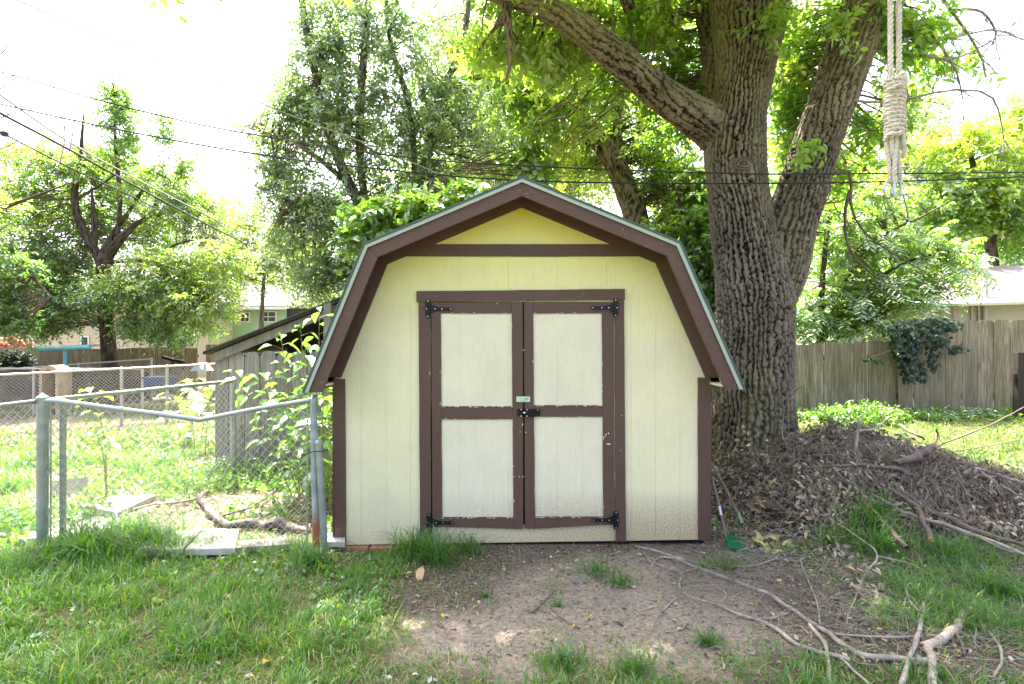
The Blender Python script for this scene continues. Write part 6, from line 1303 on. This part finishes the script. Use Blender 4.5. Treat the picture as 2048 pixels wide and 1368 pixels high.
for u in np.linspace(0, 1, int(turns * 22)):
    a = u * turns * 2 * np.pi; wv = 1 + .05 * math.sin(u * 23); hp_.append(P(1789.5 + 17 * wv * math.cos(a) + 1.5 * math.sin(u * 9), 160 + 112 * u + 4 * math.sin(a), RY) + [0, .022 * math.sin(a), 0])
rope(m, hp_, Rr * .93, n=len(hp_)); m.build("wrapped_knot", M['rope'], rp_, True)
m = MB(); rope(m, [P(1802, 152, RY - .015), P(1806, 146, RY - .02), P(1810, 153, RY - .02), P(1808, 168, RY - .018), P(1793, 172, RY - .034), P(1776, 182, RY - .03)], Rr * .9); m.build("knot_loop", M['rope'], rp_, True)
m = MB(); rope(m, [P(1770, 280, RY), P(1780, 268, RY - .036), P(1796, 268, RY - .036), P(1803, 262, RY - .01)], Rr * .9); m.build("knot_loop", M['rope'], rp_, True)
for path in ([(1772, 262, 0), (1774, 300, 0), (1779, 340, 0), (1778, 366, 0)], [(1783, 262, -.012), (1784, 300, -.01), (1785, 340, .012), (1787, 366, .01)], [(1794, 262, -.014), (1791, 300, -.014), (1789, 340, -.012), (1789, 368, -.01)], [(1800, 262, 0), (1796, 305, 0), (1799, 340, 0), (1801, 366, 0)], [(1803, 250, -.01), (1807, 280, -.012), (1809, 314, -.01)]):
    m = MB(); rope(m, [P(a, b, RY + c) for a, b, c in path], Rr * .88); m.build("rope_length", M['rope'], rp_, True)
for (cx, w_, yy0, yy1, rotd) in ((1777, 8, 364, 396, .1), (1794.5, 7, 362, 399, .0)):
    m = MB(); pts = []; hh = (yy1 - yy0) / 2; cy = (yy0 + yy1) / 2
    for t_ in np.linspace(0, 2 * np.pi, 33): x_ = w_ * math.copysign(abs(math.cos(t_)) ** .7, math.cos(t_)); y_ = hh * math.copysign(abs(math.sin(t_)) ** .85, math.sin(t_)); pts.append(P(cx + x_, cy + y_, RY - .01 + x_ * .0006))
    m.tube(pts, 2.1 * RS, 8, cap=False); m.build("quick_link", M['steel'], rp_, True)
    m = MB(); m.tube([P(cx + w_ * .92, cy - 1, RY - .01), P(cx + w_ * .92, cy + 9, RY - .01)], 3.6 * RS, 6); m.build("link_nut", M['steel'], rp_)

# ------------------------------------------------------------------ overhead cables
def cable(label, pts, r, mat='cable'):
    p = spline([list(P(a, b, c)) for a, b, c in pts], 60); m = MB(); m.tube(p, r, 6); o = m.build("overhead_cable", M[mat], smooth=True); tag(o, label, "cable", None); return o
cable("upper of two long black wires crossing before the trunk", [(-60, 125, 5.9), (0, 143, 5.8), (250, 214, 5.7), (500, 268, 5.6), (880, 321, 5.5), (1430, 346, 5.5), (1780, 347, 5.5), (2110, 344, 5.5)], .0075)
cable("lower of two long black wires crossing before the trunk", [(-60, 190, 5.9), (0, 208, 5.8), (250, 262, 5.7), (500, 306, 5.6), (760, 338, 5.5), (1040, 361, 5.5), (1430, 367, 5.5), (1780, 363, 5.5), (2110, 351, 5.5)], .0085)
cable("grey drop wire slanting from the top left to the shed ridge", [(-30, -30, 6), (33, 0, 6), (180, 62, 6.5), (360, 135, 7), (560, 222, 7.4), (760, 298, 7.8), (965, 386, 8.2), (1000, 402, 8.3)], .0085, 'cable_pale')
cable("thickest black cable sloping across the left trees", [(-40, 202, 7), (0, 226, 7.3), (140, 300, 8.5), (300, 388, 10.5), (460, 472, 14), (580, 530, 19), (640, 556, 23)], .019)
cable("lower black cable carrying a small splice box at the left edge", [(-40, 246, 7), (0, 264, 7.3), (140, 335, 8.5), (300, 410, 10.5), (455, 487, 14), (560, 530, 18)], .011)
cable("thin brown wire above the thick black cable", [(-40, 166, 7), (0, 190, 7.3), (140, 285, 9), (300, 372, 11), (490, 468, 15), (600, 520, 20)], .014, 'cable_pale')
cable("faint thin wire high against the left sky", [(-30, 15, 12), (60, 90, 13), (150, 165, 14), (205, 200, 15)], .006, 'cable_pale')
m = MB(); c = P(9, 268, 7.3); m.box(c - [.03, .03, .03], c + [.03, .03, .03]); m.tube([c + [-.03, 0, 0], c + [-.05, 0, .01]], .018, 6); tag(m.build("splice_box", M['cable']), "small black splice box on the lower cable at the left edge", "cable box")
